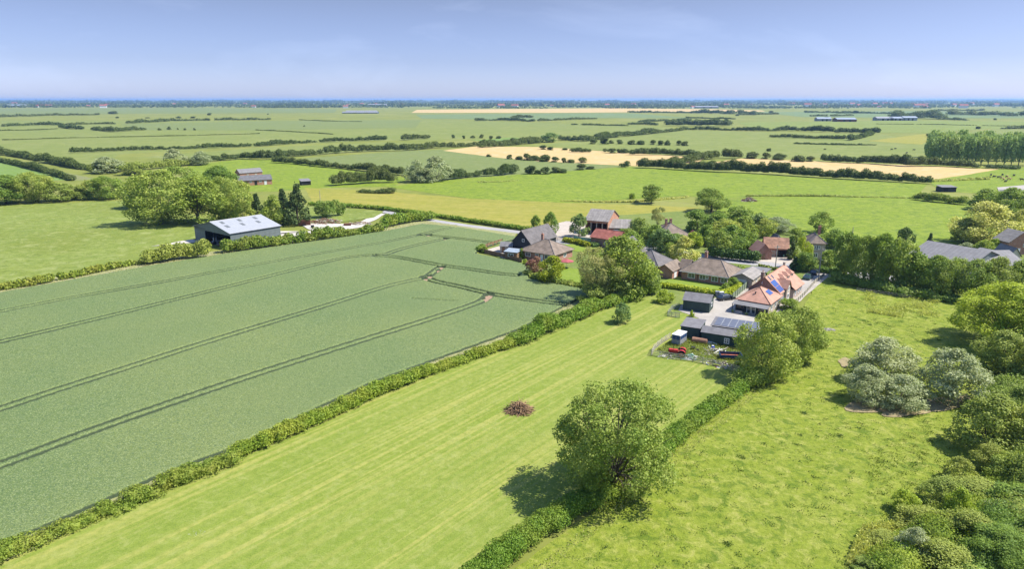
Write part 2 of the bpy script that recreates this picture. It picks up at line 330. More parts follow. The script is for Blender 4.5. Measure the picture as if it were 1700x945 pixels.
G['tan'] = grass('ripening_barley', (0.374, 0.276, 0.115), (0.398, 0.291, 0.133), (0.350, 0.262, 0.108), 60, .2, bump=.2)
G['olivecrop'] = grass('dull_green_crop', (0.123, 0.151, 0.043), (0.136, 0.163, 0.052), (0.111, 0.145, 0.042), 60, .3, bump=.4)
G['mown'] = grass('mown_meadow', (0.142, 0.183, 0.027), (0.173, 0.206, 0.040), (0.119, 0.169, 0.017), 18, 1.3, mott=.6, stripe=HEAD, stripe_amt=.8, bump=.5, bscale=3)
G['pasture'] = grass('grazed_pasture', (0.155, 0.192, 0.017), (0.195, 0.222, 0.034), (0.122, 0.176, 0.013), 9, 1.3, mott=1., tuft=(.5, .51, (0.078, 0.125, 0.012)), bump=.9, bscale=1.6, dist=.3)
G['pastureback'] = grass('back_pasture', (0.132, 0.183, 0.014), (0.164, 0.208, 0.024), (0.112, 0.164, 0.016), 30, .6, tuft=(.22, .51, (0.088, 0.132, 0.022)), bump=.8, bscale=.8, dist=.3, mott=.85)
G['green'] = grass('bright_ley', (0.115, 0.177, 0.035), (0.133, 0.194, 0.047), (0.109, 0.161, 0.035), 60, .4, bump=.3)
G['lawn'] = grass('lawn', (0.127, 0.183, 0.021), (0.151, 0.200, 0.029), (0.115, 0.166, 0.018), 8, 2, bump=.2)
G['village'] = grass('village_grass', (0.101, 0.143, 0.029), (0.143, 0.168, 0.042), (0.084, 0.126, 0.025), 12, 1, bump=.6)
G['verge'] = grass('verge_grass', (0.208, 0.214, 0.087), (0.239, 0.227, 0.114), (0.171, 0.202, 0.054), 12, 1.5, bump=.8, bscale=2.5)
G['roughbrown'] = grass('brown_rough_grass', (0.164, 0.158, 0.074), (0.139, 0.171, 0.054), (0.189, 0.164, 0.087), 20, .7, bump=.8, bscale=1)

gm = MB()
XE, YE = 22000, 26000
patch('ground', [(-XE, -300), (XE, -300), (XE, YE), (-XE, YE)], G['far'], 'flat farmland stretching to the horizon', z=0, amp=0, world=True)
FLD = [
 ('crop_field', [(-300,262),(0,253),(60,268),(150,283),(200,256),(430,242),(640,233),(700,233),(1080,221),(1136,214),(1045,207),(950,205),(700,198),(440,200),(-300,200)], 'crop', 'wide pale green crop field across the left distance'),
 ('crop_field', [(220,262),(430,245),(640,236),(720,238),(700,248),(560,254),(400,260),(330,264)], 'crop', 'narrow pale crop strip between two long hedges'),
 ('crop_field', [(-200,290),(0,262),(100,285),(160,297),(130,300),(60,296),(0,292)], 'roughbrown', 'brown rough strip between the two left hedges'),
 ('grass_field', [(-300,262),(0,268),(60,283),(118,299),(60,300),(0,297),(-300,285)], 'green', 'small bright green field at the left edge'),
 ('grass_field', [(310,276),(400,264),(470,266),(540,276),(680,296),(650,310),(540,312),(455,318),(400,318),(330,300)], 'pastureback', 'green pasture behind the long brick stable'),
 ('crop_field', [(500,263),(680,250),(740,248),(830,260),(960,270),(1040,276),(860,292),(750,297),(670,290),(540,274)], 'olivecrop', 'dull green crop field behind the grey poplars'),
 ('barley_field', [(735,250),(790,243),(900,244),(1000,251),(1170,262),(1160,270),(1060,276),(980,272),(900,268),(830,262)], 'tan', 'long tan barley field left of centre'),
 ('barley_field', [(1165,272),(1230,263),(1363,268),(1506,274),(1617,280),(1662,281),(1600,292),(1540,300),(1400,290),(1250,280)], 'tan', 'wedge of tan barley field on the right'),
 ('crop_field', [(900,240),(980,232),(1083,222),(1136,216),(1250,219),(1460,222),(1560,240),(1530,262),(1240,262),(1157,259),(1010,252)], 'crop', 'pale green field between hedges right of centre'),
 ('hay_meadow', [(505,312),(640,318),(780,330),(950,337),(1080,341),(1160,345),(1150,365),(1100,380),(1020,400),(880,395),(860,382),(700,356),(620,344),(520,338)], 'yellow', 'dry yellow hay meadow behind the hamlet'),
 ('pasture', [(640,310),(750,298),(860,290),(1040,277),(1150,282),(1250,288),(1400,297),(1540,305),(1525,325),(1300,328),(1180,330),(1140,325),(950,337),(780,330)], 'pastureback', 'tussocky green pasture beyond the hay meadow'),
 ('pasture', [(1180,332),(1300,328),(1530,324),(1640,340),(1720,380),(1600,405),(1540,415),(1400,410),(1250,400),(1200,370)], 'pastureback', 'bright grazed pasture behind the brick barns'),
 ('pasture', [(1540,300),(1600,291),(1665,280),(1760,276),(1760,320),(1640,322),(1560,318)], 'pastureback', 'pasture where the cattle graze'),
 ('rough_field', [(-400,352),(0,342),(210,333),(330,360),(420,375),(480,395),(330,412),(240,430),(120,455),(0,480),(-300,540)], 'rough', 'rough grass field left of the steel barn'),
 ('crop_field', [(1560,232),(1598,222),(1650,214),(1760,214),(1760,234),(1600,236)], 'crop', 'blue green field with tramlines behind the poplars'),
 ('crop_field', [(200,206),(450,201),(700,199),(690,212),(430,216),(240,216)], 'olivecrop', 'slightly duller far crop below the straight hedge'),
 ('grass_field', [(1225,203),(1480,200),(1760,202),(1760,213),(1640,214),(1540,221),(1440,220),(1250,215)], 'rough', 'yellowish far field in front of the white farm'),
 ('grass_field', [(1282,229),(1388,222),(1455,224),(1445,228),(1400,233)], 'rough', 'hedged paddock in the far fields'),
 ('grass_field', [(1440,234),(1535,222),(1555,228),(1530,240)], 'yellow', 'pale dry strip left of the plantation'),
 ('crop_field', [(690,190),(940,188),(1050,188),(1150,196),(990,196),(880,199),(700,197)], 'farblue', 'blue green far crop below the straw strip'),
 ('crop_field', [(0,180),(300,179),(560,181),(555,187),(170,189),(0,192)], 'olivecrop', 'far field below the woods on the left'),
 ('crop_field', [(1260,186),(1500,184),(1760,186),(1760,196),(1560,196),(1330,194)], 'farblue', 'blue green far crop on the right'),
 ('barley_field', [(683,187),(692,182),(1000,179.5),(1180,181),(1265,183),(1270,185),(1100,186),(1060,186),(940,187)], 'tan', 'thin straw coloured strip in the far distance'),
 ('grass_field', [(780,233),(850,228),(880,231),(850,235)], 'green', 'small bright green patch among the far hedges'),
 ('mown_meadow', [(-260,1080),(0,935),(200,850),(390,766),(620,660),(860,570),(960,524),(1010,512),(1090,489),(1200,490),(1225,525),(1250,600),(1240,640),(1130,730),(1010,830),(870,915),(780,985),(600,1150),(0,1250)], 'mown', 'mown meadow with pale cut stripes between two hedges'),
 ('pasture', [(1245,640),(1290,610),(1340,500),(1360,458),(1480,470),(1720,500),(1800,700),(1800,1150),(600,1150),(800,985),(1010,835),(1130,735)], 'pasture', 'bright grazed pasture on the right'),
]
for nm, px, g, lb in FLD: patch(nm, px, G[g], lb)
patch('village_green', [(860,392),(900,380),(1000,360),(1150,350),(1300,380),(1420,410),(1700,405),(1760,500),(1480,466),(1372,458),(1322,500),(1290,524),(1220,530),(1120,520),(1090,489),(1010,512),(985,490),(880,470),(870,445),(800,418)], G['village'], 'garden grass and rough ground among the houses')
patch('grass_verge', [(-100,1000),(0,912),(110,860),(270,790),(390,742),(620,634),(860,548),(960,498),(1010,500),(960,520),(860,566),(620,656),(390,762),(200,846),(0,940),(-100,1030)], G['verge'], 'dry grass verge between the wheat and the long hedge')
patch('grass_verge', [(-100,520),(0,478),(120,455),(240,435),(400,412),(560,388),(700,366),(860,386),(850,400),(760,388),(700,378),(560,402),(400,422),(240,448),(120,470),(0,494),(-100,530)], G['verge'], 'grass verge along the far edge of the wheat')
patch('path', [(250,410),(320,398),(380,412),(480,398),(600,378),(640,356),(628,354),(590,372),(520,372),(500,374),(520,384),(450,385),(380,390),(320,404)], M['gravel'], 'white gravel farm track beside the steel barn')
patch('grass_field', [(470,372),(490,340),(560,345),(640,352),(620,362),(560,370)], G['rough'], 'rough grass beside the gravel yard')
patch('road', [(635,352),(640,350),(700,362),(780,374),(870,385),(900,395),(960,402),(1060,405),(1180,425),(1240,428),(1300,436),(1400,450),(1500,462),(1500,470),(1400,460),(1340,452),(1290,446),(1180,434),(1060,414),(960,409),(880,398.5),(860,388.5),(780,378),(700,366),(636,354)], M['asphalt'], 'grey lane winding through the hamlet', amp=.15)
patch('yard', [(1228,424),(1262,412),(1320,414),(1322,436),(1300,440),(1240,432)], M['farmyard'], 'pale gravel yard in front of the cart shed')
patch('yard', [(900,378),(940,368),(1000,372),(1012,385),(1000,402),(960,404),(905,395)], M['farmyard'], 'pale yard in front of the red brick barn')
patch('yard', [(1126,517),(1130,508),(1200,494),(1218,498),(1262,458),(1272,458),(1226,500),(1262,512),(1252,535),(1230,560),(1150,560),(1160,530)], M['concrete'], 'pale concrete yard between the green shed and the tiled house', amp=.1)
patch('driveway', [(1288,520),(1300,498),(1330,470),(1334,458),(1346,450),(1400,452),(1374,462),(1340,490),(1318,512)], M['concrete'], 'pale drive along the tiled house', amp=.1)
patch('lawn', [(1096,468),(1126,462),(1228,466),(1222,478),(1196,484),(1090,476)], G['lawn'], 'lawn behind the brown roofed bungalow', amp=.1)
patch('lawn', [(925,407),(975,406),(1010,418),(985,425),(940,415)], G['lawn'], 'lawn beside the golden hedge', amp=.1)
patch('lawn', [(918,462),(935,445),(975,450),(975,470),(950,475)], G['lawn'], 'small bright lawn behind the yellow tree', amp=.1)
patch('patio', [(806,416),(860,402),(880,415),(866,428),(835,430)], M['farmyard'], 'paved patio beside the black barn', amp=.05)
for k_, (cx_, cy_, rx_, ry_) in enumerate([(1440,675,34,16),(1500,684,38,12),(1560,674,48,11),(1402,604,10,7),(1608,668,30,8)]):
    patch('bare_soil', [(cx_+rx_*math.cos(t)*(1+.25*math.sin(3*t+k_)), cy_+ry_*math.sin(t)*(1+.2*math.cos(2*t+k_))) for t in [2*math.pi*q/22 for q in range(22)]], M['soil'], 'trodden bare soil beneath the willows', amp=.4)
patch('weedy_ground', [(1092,580),(1130,560),(1180,560),(1240,575),(1245,612),(1200,606),(1110,594)], G['village'], 'weedy ground inside the paddock fence', amp=.1)
patch('yard', [(1655,312),(1700,308),(1760,312),(1760,328),(1660,322)], M['concrete'], 'pale concrete apron near the cattle', amp=.1)

# ---- wheat: a standing crop with real wheel tracks sunk in it
def inpoly(x, y, poly):
    r = np.zeros(x.shape, bool); n = len(poly)
    for i in range(n):
        (x0, y0), (x1, y1) = poly[i], poly[(i+1) % n]
        c = ((y0 > y) != (y1 > y)); 
        if abs(y1-y0) < 1e-9: continue
        r ^= c & (x < (x1-x0)*(y-y0)/(y1-y0)+x0)
    return r
def dpoly(x, y, pts):
    d = np.full(x.shape, 1e9)
    for (x0, y0), (x1, y1) in zip(pts[:-1], pts[1:]):
        dx, dy = x1-x0, y1-y0; t = np.clip(((x-x0)*dx+(y-y0)*dy)/(dx*dx+dy*dy+1e-9), 0, 1)
        d = np.minimum(d, np.hypot(x-x0-t*dx, y-y0-t*dy))
    return d
def smooth_line(pts, it=2):
    for _ in range(it):
        o = [pts[0]]
        for a, b in zip(pts[:-1], pts[1:]):
            o += [(a[0]*.75+b[0]*.25, a[1]*.75+b[1]*.25), (a[0]*.25+b[0]*.75, a[1]*.25+b[1]*.75)]
        pts = o+[pts[-1]]
    return pts
WPOLY = [P(*p) for p in [(-330,580),(0,490),(120,468),(240,446),(400,420),(560,398),(640,386),(700,374),(760,379),(860,396),(855,400),(828,406),(796,416),(790,424),(830,432),(866,440),(880,448),(880,466),(920,474),(985,486),(1000,492),(958,502),(860,552),(620,640),(390,750),(270,796),(110,868),(0,915),(-140,985),(-420,985)]]
TRAM = [[(-300,578),(0,522),(122,497.5),(237,478),(379,451),(560,418.3),(634,405.6),(688,394.5),(718,387),(753,379.6)],
 [(-300,640),(0,573),(91,551),(183,529),(291,501.6),(406,473),(560,433),(590,428.6),(624,426.6),(644,425),(654,420),(688,410.5),(740,399)],
 [(698,393),(733,395.7),(772,400.6),(822,407)],
 [(624,428),(654,429.5),(691,436.5),(733,445),(782,451),(824,458),(856,461)],
 [(-200,750),(0,686),(108,649),(210,616.7),(345,572),(560,506),(634,481),(683.5,469),(706,466),(716,458),(731,447)],
 [(704,463),(718,471),(762.6,479.7),(807,491),(856,499),(918,508),(965,512)],
 [(-200,850),(0,781),(159,719),(338.6,656),(440,622),(560,583),(730,529),(770,515.5),(803,503),(812,492)]]
cell = .3
xs = np.arange(-190, 40, cell); ys = np.arange(50, 275, cell); X, Y = np.meshgrid(xs, ys)
inside = inpoly(X, Y, WPOLY)
rs = np.random.RandomState(3)
Z = .72 + rs.uniform(-.06, .06, X.shape)
soilw = np.zeros(X.shape)
for i, t in enumerate(TRAM):
    d = dpoly(X, Y, smooth_line([P(*p) for p in t])); w = np.abs(d-.95)
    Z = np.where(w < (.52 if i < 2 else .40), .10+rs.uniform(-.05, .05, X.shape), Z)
for cx, cy, rr in [(733,447,1.1),(728,452,.8),(706,466,.9),(714,461,.7),(812,495,1.1),(805,500,.8),(740,399,.9),(712,393,1.1)]:
    c = P(cx, cy); d = np.hypot(X-c[0], (Y-c[1])*.6); Z = np.where(d < rr, .02+.02*rs.rand(*X.shape), Z)
lod = dpoly(X, Y, [P(684, 500), P(757, 504)]); Z = np.where(lod < .4, .5, Z)
kx, ky = np.sin(X*.11+Y*.05), np.sin(Y*.07-X*.03)
Z += .04*kx*ky*(Z > .5)
ii = np.arange(X.size).reshape(X.shape)
ok = inside[:-1, :-1] & inside[1:, 1:] & inside[:-1, 1:] & inside[1:, :-1]
Q = np.stack([ii[:-1, :-1][ok], ii[:-1, 1:][ok], ii[1:, 1:][ok], ii[1:, :-1][ok]], 1)
used, inv = np.unique(Q, return_inverse=True); cntv = np.bincount(Q.ravel(), minlength=X.size); Zf = Z.ravel(); Zf[(cntv > 0) & (cntv < 4)] = .12; Z = Zf.reshape(X.shape)
V = np.stack([X.ravel()[used], Y.ravel()[used], Z.ravel()[used]], 1)
def wheat_mat():
    m, N, L, b = newmat('green_wheat'); g = N.new('ShaderNodeNewGeometry').outputs['Position']
    c = mixc(N, L, rng(N, L, noise(N, L, g, .03, 4, .6), .4, .6), (.092, .134, .036), (.124, .157, .040))
    c = mixc(N, L, rng(N, L, noise(N, L, g, .12, 5, .7), .5, .75, 0, .35), c, (.08, .125, .047))
    c = mixc(N, L, rng(N, L, noise(N, L, g, 6.5, 3, .7), .48, .62, 0, .9), c, (.22, .26, .115))
    c = mixc(N, L, rng(N, L, noise(N, L, g, 5.2, 3, .75), .48, .64, 0, .85), c, (.045, .085, .035))
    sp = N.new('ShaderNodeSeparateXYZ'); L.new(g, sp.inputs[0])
    c = mixc(N, L, rng(N, L, sp.outputs[2], .62, .48, 0, .95), c, (.028, .045, .02))  # shade between the stems painted in: darker with depth in gaps and edges
    c = mixc(N, L, rng(N, L, sp.outputs[2], .07, .045, 0, 1), c, (.27, .185, .12))
    L.new(c, b.inputs['Base Color']); b.inputs['Roughness'].default_value = .7; b.inputs['Specular IOR Level'].default_value = .2
    bp = N.new('ShaderNodeBump'); bp.inputs['Strength'].default_value = .8; bp.inputs['Distance'].default_value = .15; L.new(noise(N, L, g, 4.5, 3, .8), bp.inputs['Height']); L.new(bp.outputs[0], b.inputs['Normal'])
    return m
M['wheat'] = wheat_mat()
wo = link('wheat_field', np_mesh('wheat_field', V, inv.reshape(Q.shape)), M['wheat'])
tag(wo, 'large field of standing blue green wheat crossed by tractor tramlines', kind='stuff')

# ------------------------------------------------------------------ leaves, trees, hedges
def leaf_arrays(C, Nn, S, rg):
    n = len(C); Nn = Nn/np.linalg.norm(Nn, axis=1, keepdims=True)
    a = rg.normal(size=(n, 3)); u = np.cross(Nn, a); u /= np.linalg.norm(u, axis=1, keepdims=True)+1e-9; w = np.cross(Nn, u)
    S = np.asarray(S).reshape(-1, 1)*np.ones((n, 1)); as_ = rg.uniform(.55, .95, (n, 1))
    V = np.stack([C-u*S*.5, C-w*S*.5*as_, C+u*S*.5, C+w*S*.5*as_], 1).reshape(-1, 3)
    return V, np.arange(4*n).reshape(n, 4)
KIND = {   # profile, clumps, clump radius, crown base, gap factor, leaf mat, bark, limbs shown
 'ash': ('round', 64, .125, .03, 1.1, 'ash'), 'oak': ('round', 46, .15, .12, 1.25, 'oak'), 'green': ('dome', 44, .15, .06, 1.2, 'green'),
 'bright': ('dome', 46, .14, .06, 1.15, 'bright'), 'yellow': ('dome', 34, .16, .08, 1.2, 'yellow'), 'willow': ('dome', 60, .13, .02, 1.1, 'willow'),
 'palewillow': ('dome', 60, .13, .03, 1.2, 'palewillow'), 'conifer': ('cone', 54, .13, .04, 1.2, 'conifer'), 'purple': ('round', 36, .15, .1, 1.0, 'purple'),
 'olive': ('dome', 48, .14, .02, 1.1, 'olive'), 'bare': ('vase', 46, .11, .12, .62, 'bare'), 'blue': ('dome', 44, .15, .05, 1.2, 'blue'),
 'poplar': ('column', 30, .17, .20, 1.0, 'poplar'), 'bush': ('dome', 22, .22, .0, 1.3, 'hedge'), 'farbush': ('dome', 12, .26, .0, 1.5, 'farhedge'), 'column': ('column', 24, .2, .02, 1.6, 'conhedge')}
def prof(kind, z):
    if kind == 'round': return math.sqrt(max(0, 1-(2*z-1)**2))*.97+.03
    if kind == 'dome': return (max(0, 1-z**2.3)**.5)*(.72+.28*min(1, z/.25))
    if kind == 'cone': return max(.04, (1-z)**.75)*(.75+.25*min(1, z/.12))
    if kind == 'column': return math.sqrt(max(0, 1-(2*z-1)**4))
    if kind == 'vase': return (.35+.65*min(1, z/.55))*math.sqrt(max(0, 1-max(0, (z-.5)/.5)**2.2))
_TM = {}
def tree_mesh(kind, lod, var):
    key = (kind, lod, var)
    if key in _TM: return _TM[key]
    shp, nc, cr, cb, cover, mat = KIND[kind]
    n = [32000, 12000, 4200, 1200, 320][lod]; nc = int(nc*[1.5, 1.1, .8, .5, .3][lod]); cr = cr*[.85, 1, 1.1, 1.3, 1.6][lod]
    rg = np.random.RandomState(abs(hash((shp, kind.__len__(), lod, var))) % 9999 + var*17 if False else (len(kind)*131+lod*17+var*7+ord(kind[0])*3))
    C = []; Rr = []
    ga = rg.uniform(0, 6.28)
    lop = rg.uniform(-.12, .12, 2)
    for k in range(nc):
        z = (k+.5)/nc if shp in ('cone', 'column') else rg.beta(1.25, 1.0)
        z = min(.97, max(.03, z)); a = ga+k*2.399+rg.uniform(-.5, .5); sh = rg.choice([1, 1, 1, .55])
        r = max(0, prof(shp, z)*.5-cr*.75)*sh*rg.uniform(.75, 1.12)
        C.append((r*math.cos(a)+lop[0]*z*.5, r*math.sin(a)+lop[1]*z*.5, cb+(1-cb)*(z*(1-cr*.9)+cr*.25))); Rr.append(cr*rg.uniform(.65, 1.3)*(.6+.4*prof(shp, z)))
    C = np.array(C); Rr = np.array(Rr); wt = Rr**2; wt /= wt.sum()
    idx = rg.choice(len(C), n, p=wt); D = rg.normal(size=(n, 3)); D[:, 2] += .25; D /= np.linalg.norm(D, axis=1, keepdims=True)
    out = C[idx]-np.array([0, 0, .45]); D = D+out*1.1; D /= np.linalg.norm(D, axis=1, keepdims=True)
    rad = Rr[idx]*(1-.42*rg.rand(n)**1.6); hs = rg.rand(n)
    sub = 1+.32*np.sin(D[:, 0]*9+idx)*np.sin(D[:, 1]*8+idx*2)*np.sin(D[:, 2]*9)
    pos = C[idx]+D*(rad*sub)[:, None]*np.array([1, 1, .85 if shp != 'cone' else .6]); stray = rg.rand(n) < .10; pos[stray] += rg.normal(size=(stray.sum(), 3))*.022
    pos[:, 2] = np.clip(pos[:, 2], .005, 1.0)
    s = math.sqrt(cover*3.3/n/.37)*rg.uniform(.6, 1.35, n)*(1.1 if lod > 2 else 1)
    nr = D*.55+rg.normal(size=(n, 3))*.5+np.array([0, 0, .25])
    V, Q = leaf_arrays(pos, nr, s, rg)
    cm = np_mesh(kind+'_crown', V, Q); cm.materials.append(M[mat])
    # trunk with limbs out to the clumps
    t = MB(); fork = cb+.16 if shp in ('round', 'dome', 'vase') else .9
    if kind == 'bare': fork = .16
    r0 = .028 if shp != 'column' else .03
    seg = [8, 6, 5, 4, 3][lod]
    t.tube([(0, 0, -.01), (.004, 0, .03), (-.005, .006, fork*.6), (0, 0, fork)], [r0*1.5, r0*1.1, r0*.95, r0*.85], seg)
    if lod < 3:
        order = rg.permutation(len(C))[:[26, 12, 6][lod]]
        for j, q in enumerate(order):
            c = C[q]; s0 = (0, 0, fork*rg.uniform(.55, 1.0) if shp not in ('cone', 'column') else max(.03, c[2]-.1)); m1 = (c[0]*.45, c[1]*.45, s0[2]+(c[2]-s0[2])*.5-.01+rg.uniform(-.02, .02))
            t.tube([s0, m1, tuple(c*.98)], [r0*.3, r0*.17, r0*.06], max(3, seg-3))
            if lod == 0 and kind in ('ash', 'bare'):
                for _ in range(2):
                    e = c+rg.normal(size=3)*.07; t.tube([m1, tuple((np.array(m1)+e)/2+rg.normal(size=3)*.01), tuple(e)], [r0*.22, r0*.15, r0*.06], 3)
    tm = t.mesh(kind+'_trunk'); tm.materials.append(M['barkpale'] if kind == 'bare' else M['bark'])
    _TM[key] = (cm, tm); return _TM[key]
_cnt = [0]
NAMES = {'ash': 'ash_tree', 'oak': 'oak_tree', 'green': 'broadleaf_tree', 'bright': 'broadleaf_tree', 'yellow': 'golden_tree', 'willow': 'willow', 'palewillow': 'willow', 'conifer': 'conifer', 'purple': 'copper_tree', 'olive': 'thorn_bush', 'bare': 'bare_topped_tree', 'blue': 'broadleaf_tree', 'poplar': 'poplar', 'bush': 'bush', 'farbush': 'bush', 'column': 'cypress'}
def tree(px, py, w, top, kind, label, group=None, cat=None, name=None, simple=False, xy=None, hw=None):
    x, y = xy or P(px, py)
    if hw: h, wm = hw
    else: h = top_z(y, top); wm = w/FP*depth(x, y, h/2)
    if kind == 'farbush': q_ = random.uniform(.8, 1.25); h *= q_; wm *= q_*random.uniform(.8, 1.6)
    _cnt[0] += 1; v = _cnt[0] % 3; scr = wm/depth(x, y)*FP*.602
    lod = 0 if scr > 75 else 1 if scr > 36 else 2 if scr > 15 else 3 if scr > 6 else 4
    cm, tm = tree_mesh(kind, lod, v if lod else 0)
    rz = random.uniform(0, 6.28)
    cat = cat or ('bush' if kind in ('olive', 'bush', 'farbush') else 'tree')
    if simple or lod == 4:
        o = link(name or NAMES[kind], cm); o.location = (x, y, 0); o.rotation_euler = (0, 0, rz); o.scale = (wm, wm, h); tag(o, label, cat, group); return o
    r = empty(name or NAMES[kind], (x, y, 0), rz); r.scale = (wm*1.03, wm*1.03, h); tag(r, label, cat, group)
    link('trunk', tm, parent=r); link('crown', cm, parent=r); return r
def polyline(pts, step):
    out = []; 
    for a, b in zip(pts[:-1], pts[1:]):
        d = math.hypot(b[0]-a[0], b[1]-a[1]); n = max(1, int(round(d/step)))
        for k in range(n): t = k/n; out.append((a[0]+(b[0]-a[0])*t, a[1]+(b[1]-a[1])*t))
    out.append(pts[-1]); return out
def hedge(px, h, w, mat, label, name='hedge', cat='hedge', bump=.3, gap=0, seed=1, kind=None, world=False, cover=1.5, k=.0026, minleaf=.19, group=None, freq=.35):
    """leafy mass along a line: overlapping clumps of leaves round a woody core"""
    rg = np.random.RandomState(seed*13+len(px)); line = [p if world else P(*p) for p in px]
    VV = []; QQ = []; off = 0; pts = polyline(line, w*.38); ph = rg.uniform(0, 6, 3); acc = 0
    for i, (x, y) in enumerate(pts):
        acc += w*.38*freq
        wob = math.sin(acc*.9+ph[0])*.5+math.sin(acc*.37+ph[1])*.5
        if gap and math.sin(acc*.53+ph[2])+rg.uniform(-.4, .4) > 1.2-gap*1.6: continue
        hh = h*(1+bump*(wob*.7+rg.uniform(-.6, .6))); ww = w*(1+bump*.5*rg.uniform(-1, 1))
        cx = x+rg.uniform(-.12, .12)*w; cyy = y+rg.uniform(-.12, .12)*w
        if hh < .25*h: continue
        dist = math.hypot(x, y); s = max(minleaf, dist*k)
        if s > ww*.4: s = ww*.4
        area = 3.1*ww*hh*.5; n = int(max(8, min(1500, area*cover/(s*s*.4))))
        D = rg.normal(size=(n, 3)); D /= np.linalg.norm(D, axis=1, keepdims=True); D[:, 2] = np.where(D[:, 2] < -.4, -D[:, 2], D[:, 2])
        sub = 1-.35*rg.rand(n)**1.5
        c0 = np.array([cx, cyy, hh*.47]); pos = c0+D*np.array([ww*.55, ww*.55, hh*.55])*sub[:, None]; pos[:, 2] = np.maximum(pos[:, 2], .03)
        V, Q = leaf_arrays(pos, D*.5+rg.normal(size=(n, 3))*.5+np.array([0, 0, .2]), s*rg.uniform(.6, 1.3, n), rg)
        VV.append(V); QQ.append(Q+off); off += len(V)
        b = np.array([(sx_, sy_, sz_) for sz_ in (-1, 1) for sx_, sy_ in ((-1, -1), (1, -1), (1, 1), (-1, 1))])*np.array([ww*.24, ww*.24, hh*.27])+c0
        VV.append(b); QQ.append(np.array([[4, 5, 6, 7], [0, 1, 5, 4], [1, 2, 6, 5], [2, 3, 7, 6], [3, 0, 4, 7]])+off); off += 8
    if not VV: return
    o = link(name, np_mesh(name, np.concatenate(VV), np.concatenate(QQ)), M[mat]); tag(o, label, None if kind == 'structure' else cat, group, kind); return o
def tufts(poly, n, smin, smax, h, mat, name, label, seed=1, world=False, clump=0, along=None):
    """loose blades and leaves standing up from the ground inside a polygon"""
    rg = np.random.RandomState(seed); pg = [p if world else P(*p) for p in poly]; a = np.array(pg); lo, hi = a.min(0), a.max(0)
    p = rg.uniform(lo, hi, (n*3, 2))
    if clump:
        c = rg.uniform(lo, hi, (clump, 2)); p = c[(rg.rand(n*3)**1.6*clump).astype(int)]+rg.normal(size=(n*3, 2))*(h*1.3)
    p = p[inpoly(p[:, 0], p[:, 1], pg)][:n]; n = len(p)
    z = rg.rand(n)**1.5*h; pos = np.column_stack([p, z+.02]); nr = rg.normal(size=(n, 3)); nr[:, 2] *= .5
    V, Q = leaf_arrays(pos, nr, rg.uniform(smin, smax, n), rg)
    o = link(name, np_mesh(name, V, Q), M[mat]); tag(o, label, kind='stuff'); return o
exec_parts = True

# near hedges
hedge([(-60,985),(0,928),(60,906),(140,872),(240,829),(330,792),(385,768)], 1.8, 2.7, 'hedgeolive', 'untrimmed lower stretch of the long hedge beside the wheat, nearest the camera', bump=.5, freq=.3, seed=2, minleaf=.17)
hedge([(392,760),(440,742),(500,715),(560,688),(620,660),(700,628),(760,605),(855,573)], 1.85, 2.4, 'hedge', 'trimmed middle stretch of the long hedge between wheat and mown meadow', bump=.36, freq=.28, seed=3, minleaf=.18)
hedge([(858,572),(900,556),(950,533),(985,518),(1015,508),(1050,495),(1085,488)], 2.8, 3.6, 'hedge', 'overgrown upper end of the long hedge below the grey tree', bump=.45, seed=4)
hedge([(790,975),(830,935),(880,900),(940,860),(985,838)], 2.2, 3.0, 'hedge', 'thick hedge in front of the big ash at the bottom edge', bump=.15, seed=5, minleaf=.18)
hedge([(1040,800),(1085,765),(1130,725),(1170,695),(1205,668),(1245,640)], 2.1, 2.8, 'hedge', 'hedge between the big ash and the paddock fence', bump=.15, seed=6, minleaf=.18)
hedge([(985,838),(1010,822),(1040,800)], 2.4, 4.5, 'hedge', 'bramble thicket around the foot of the big ash', cat='bush', name='bramble_thicket', bump=.4, seed=66, minleaf=.18)
hedge([(1245,640),(1270,632),(1300,615),(1330,590),(1350,570)], 2.6, 4.5, 'green', 'dense bushes under the field maple', cat='bush', name='bush_row', bump=.35, seed=7)
# far side of the wheat
hedge([(-120,512),(0,483),(60,474),(120,462),(200,445),(240,438)], 1.7, 2.0, 'hedgeolive', 'low gappy hedge at the far left edge of the wheat', bump=.45, gap=.1, seed=8)
hedge([(244,440),(290,432),(335,428)], 5.0, 4.5, 'olive', 'tall bushes left of the open end of the steel barn', bump=.35, seed=9)
hedge([(375,420),(410,416),(450,410),(480,405)], 3.8, 4.0, 'hedgeolive', 'bushy hedge in front of the steel barn', bump=.4, seed=10)
hedge([(480,405),(520,401),(560,396),(600,390),(640,384)], 3.2, 3.8, 'hedgeolive', 'gappy hedge between the gravel yard and the wheat', bump=.5, gap=.12, seed=11)
hedge([(640,378),(665,372),(690,368),(715,366)], 4.0, 4.5, 'hedge', 'dark bushes at the corner where the track meets the lane', bump=.3, seed=12)
hedge([(515,342),(560,343),(620,347),(700,357),(780,369),(830,377),(880,384)], 1.6, 2.4, 'hedge', 'long low hedge along the lane beside the hay meadow', bump=.15, seed=13)

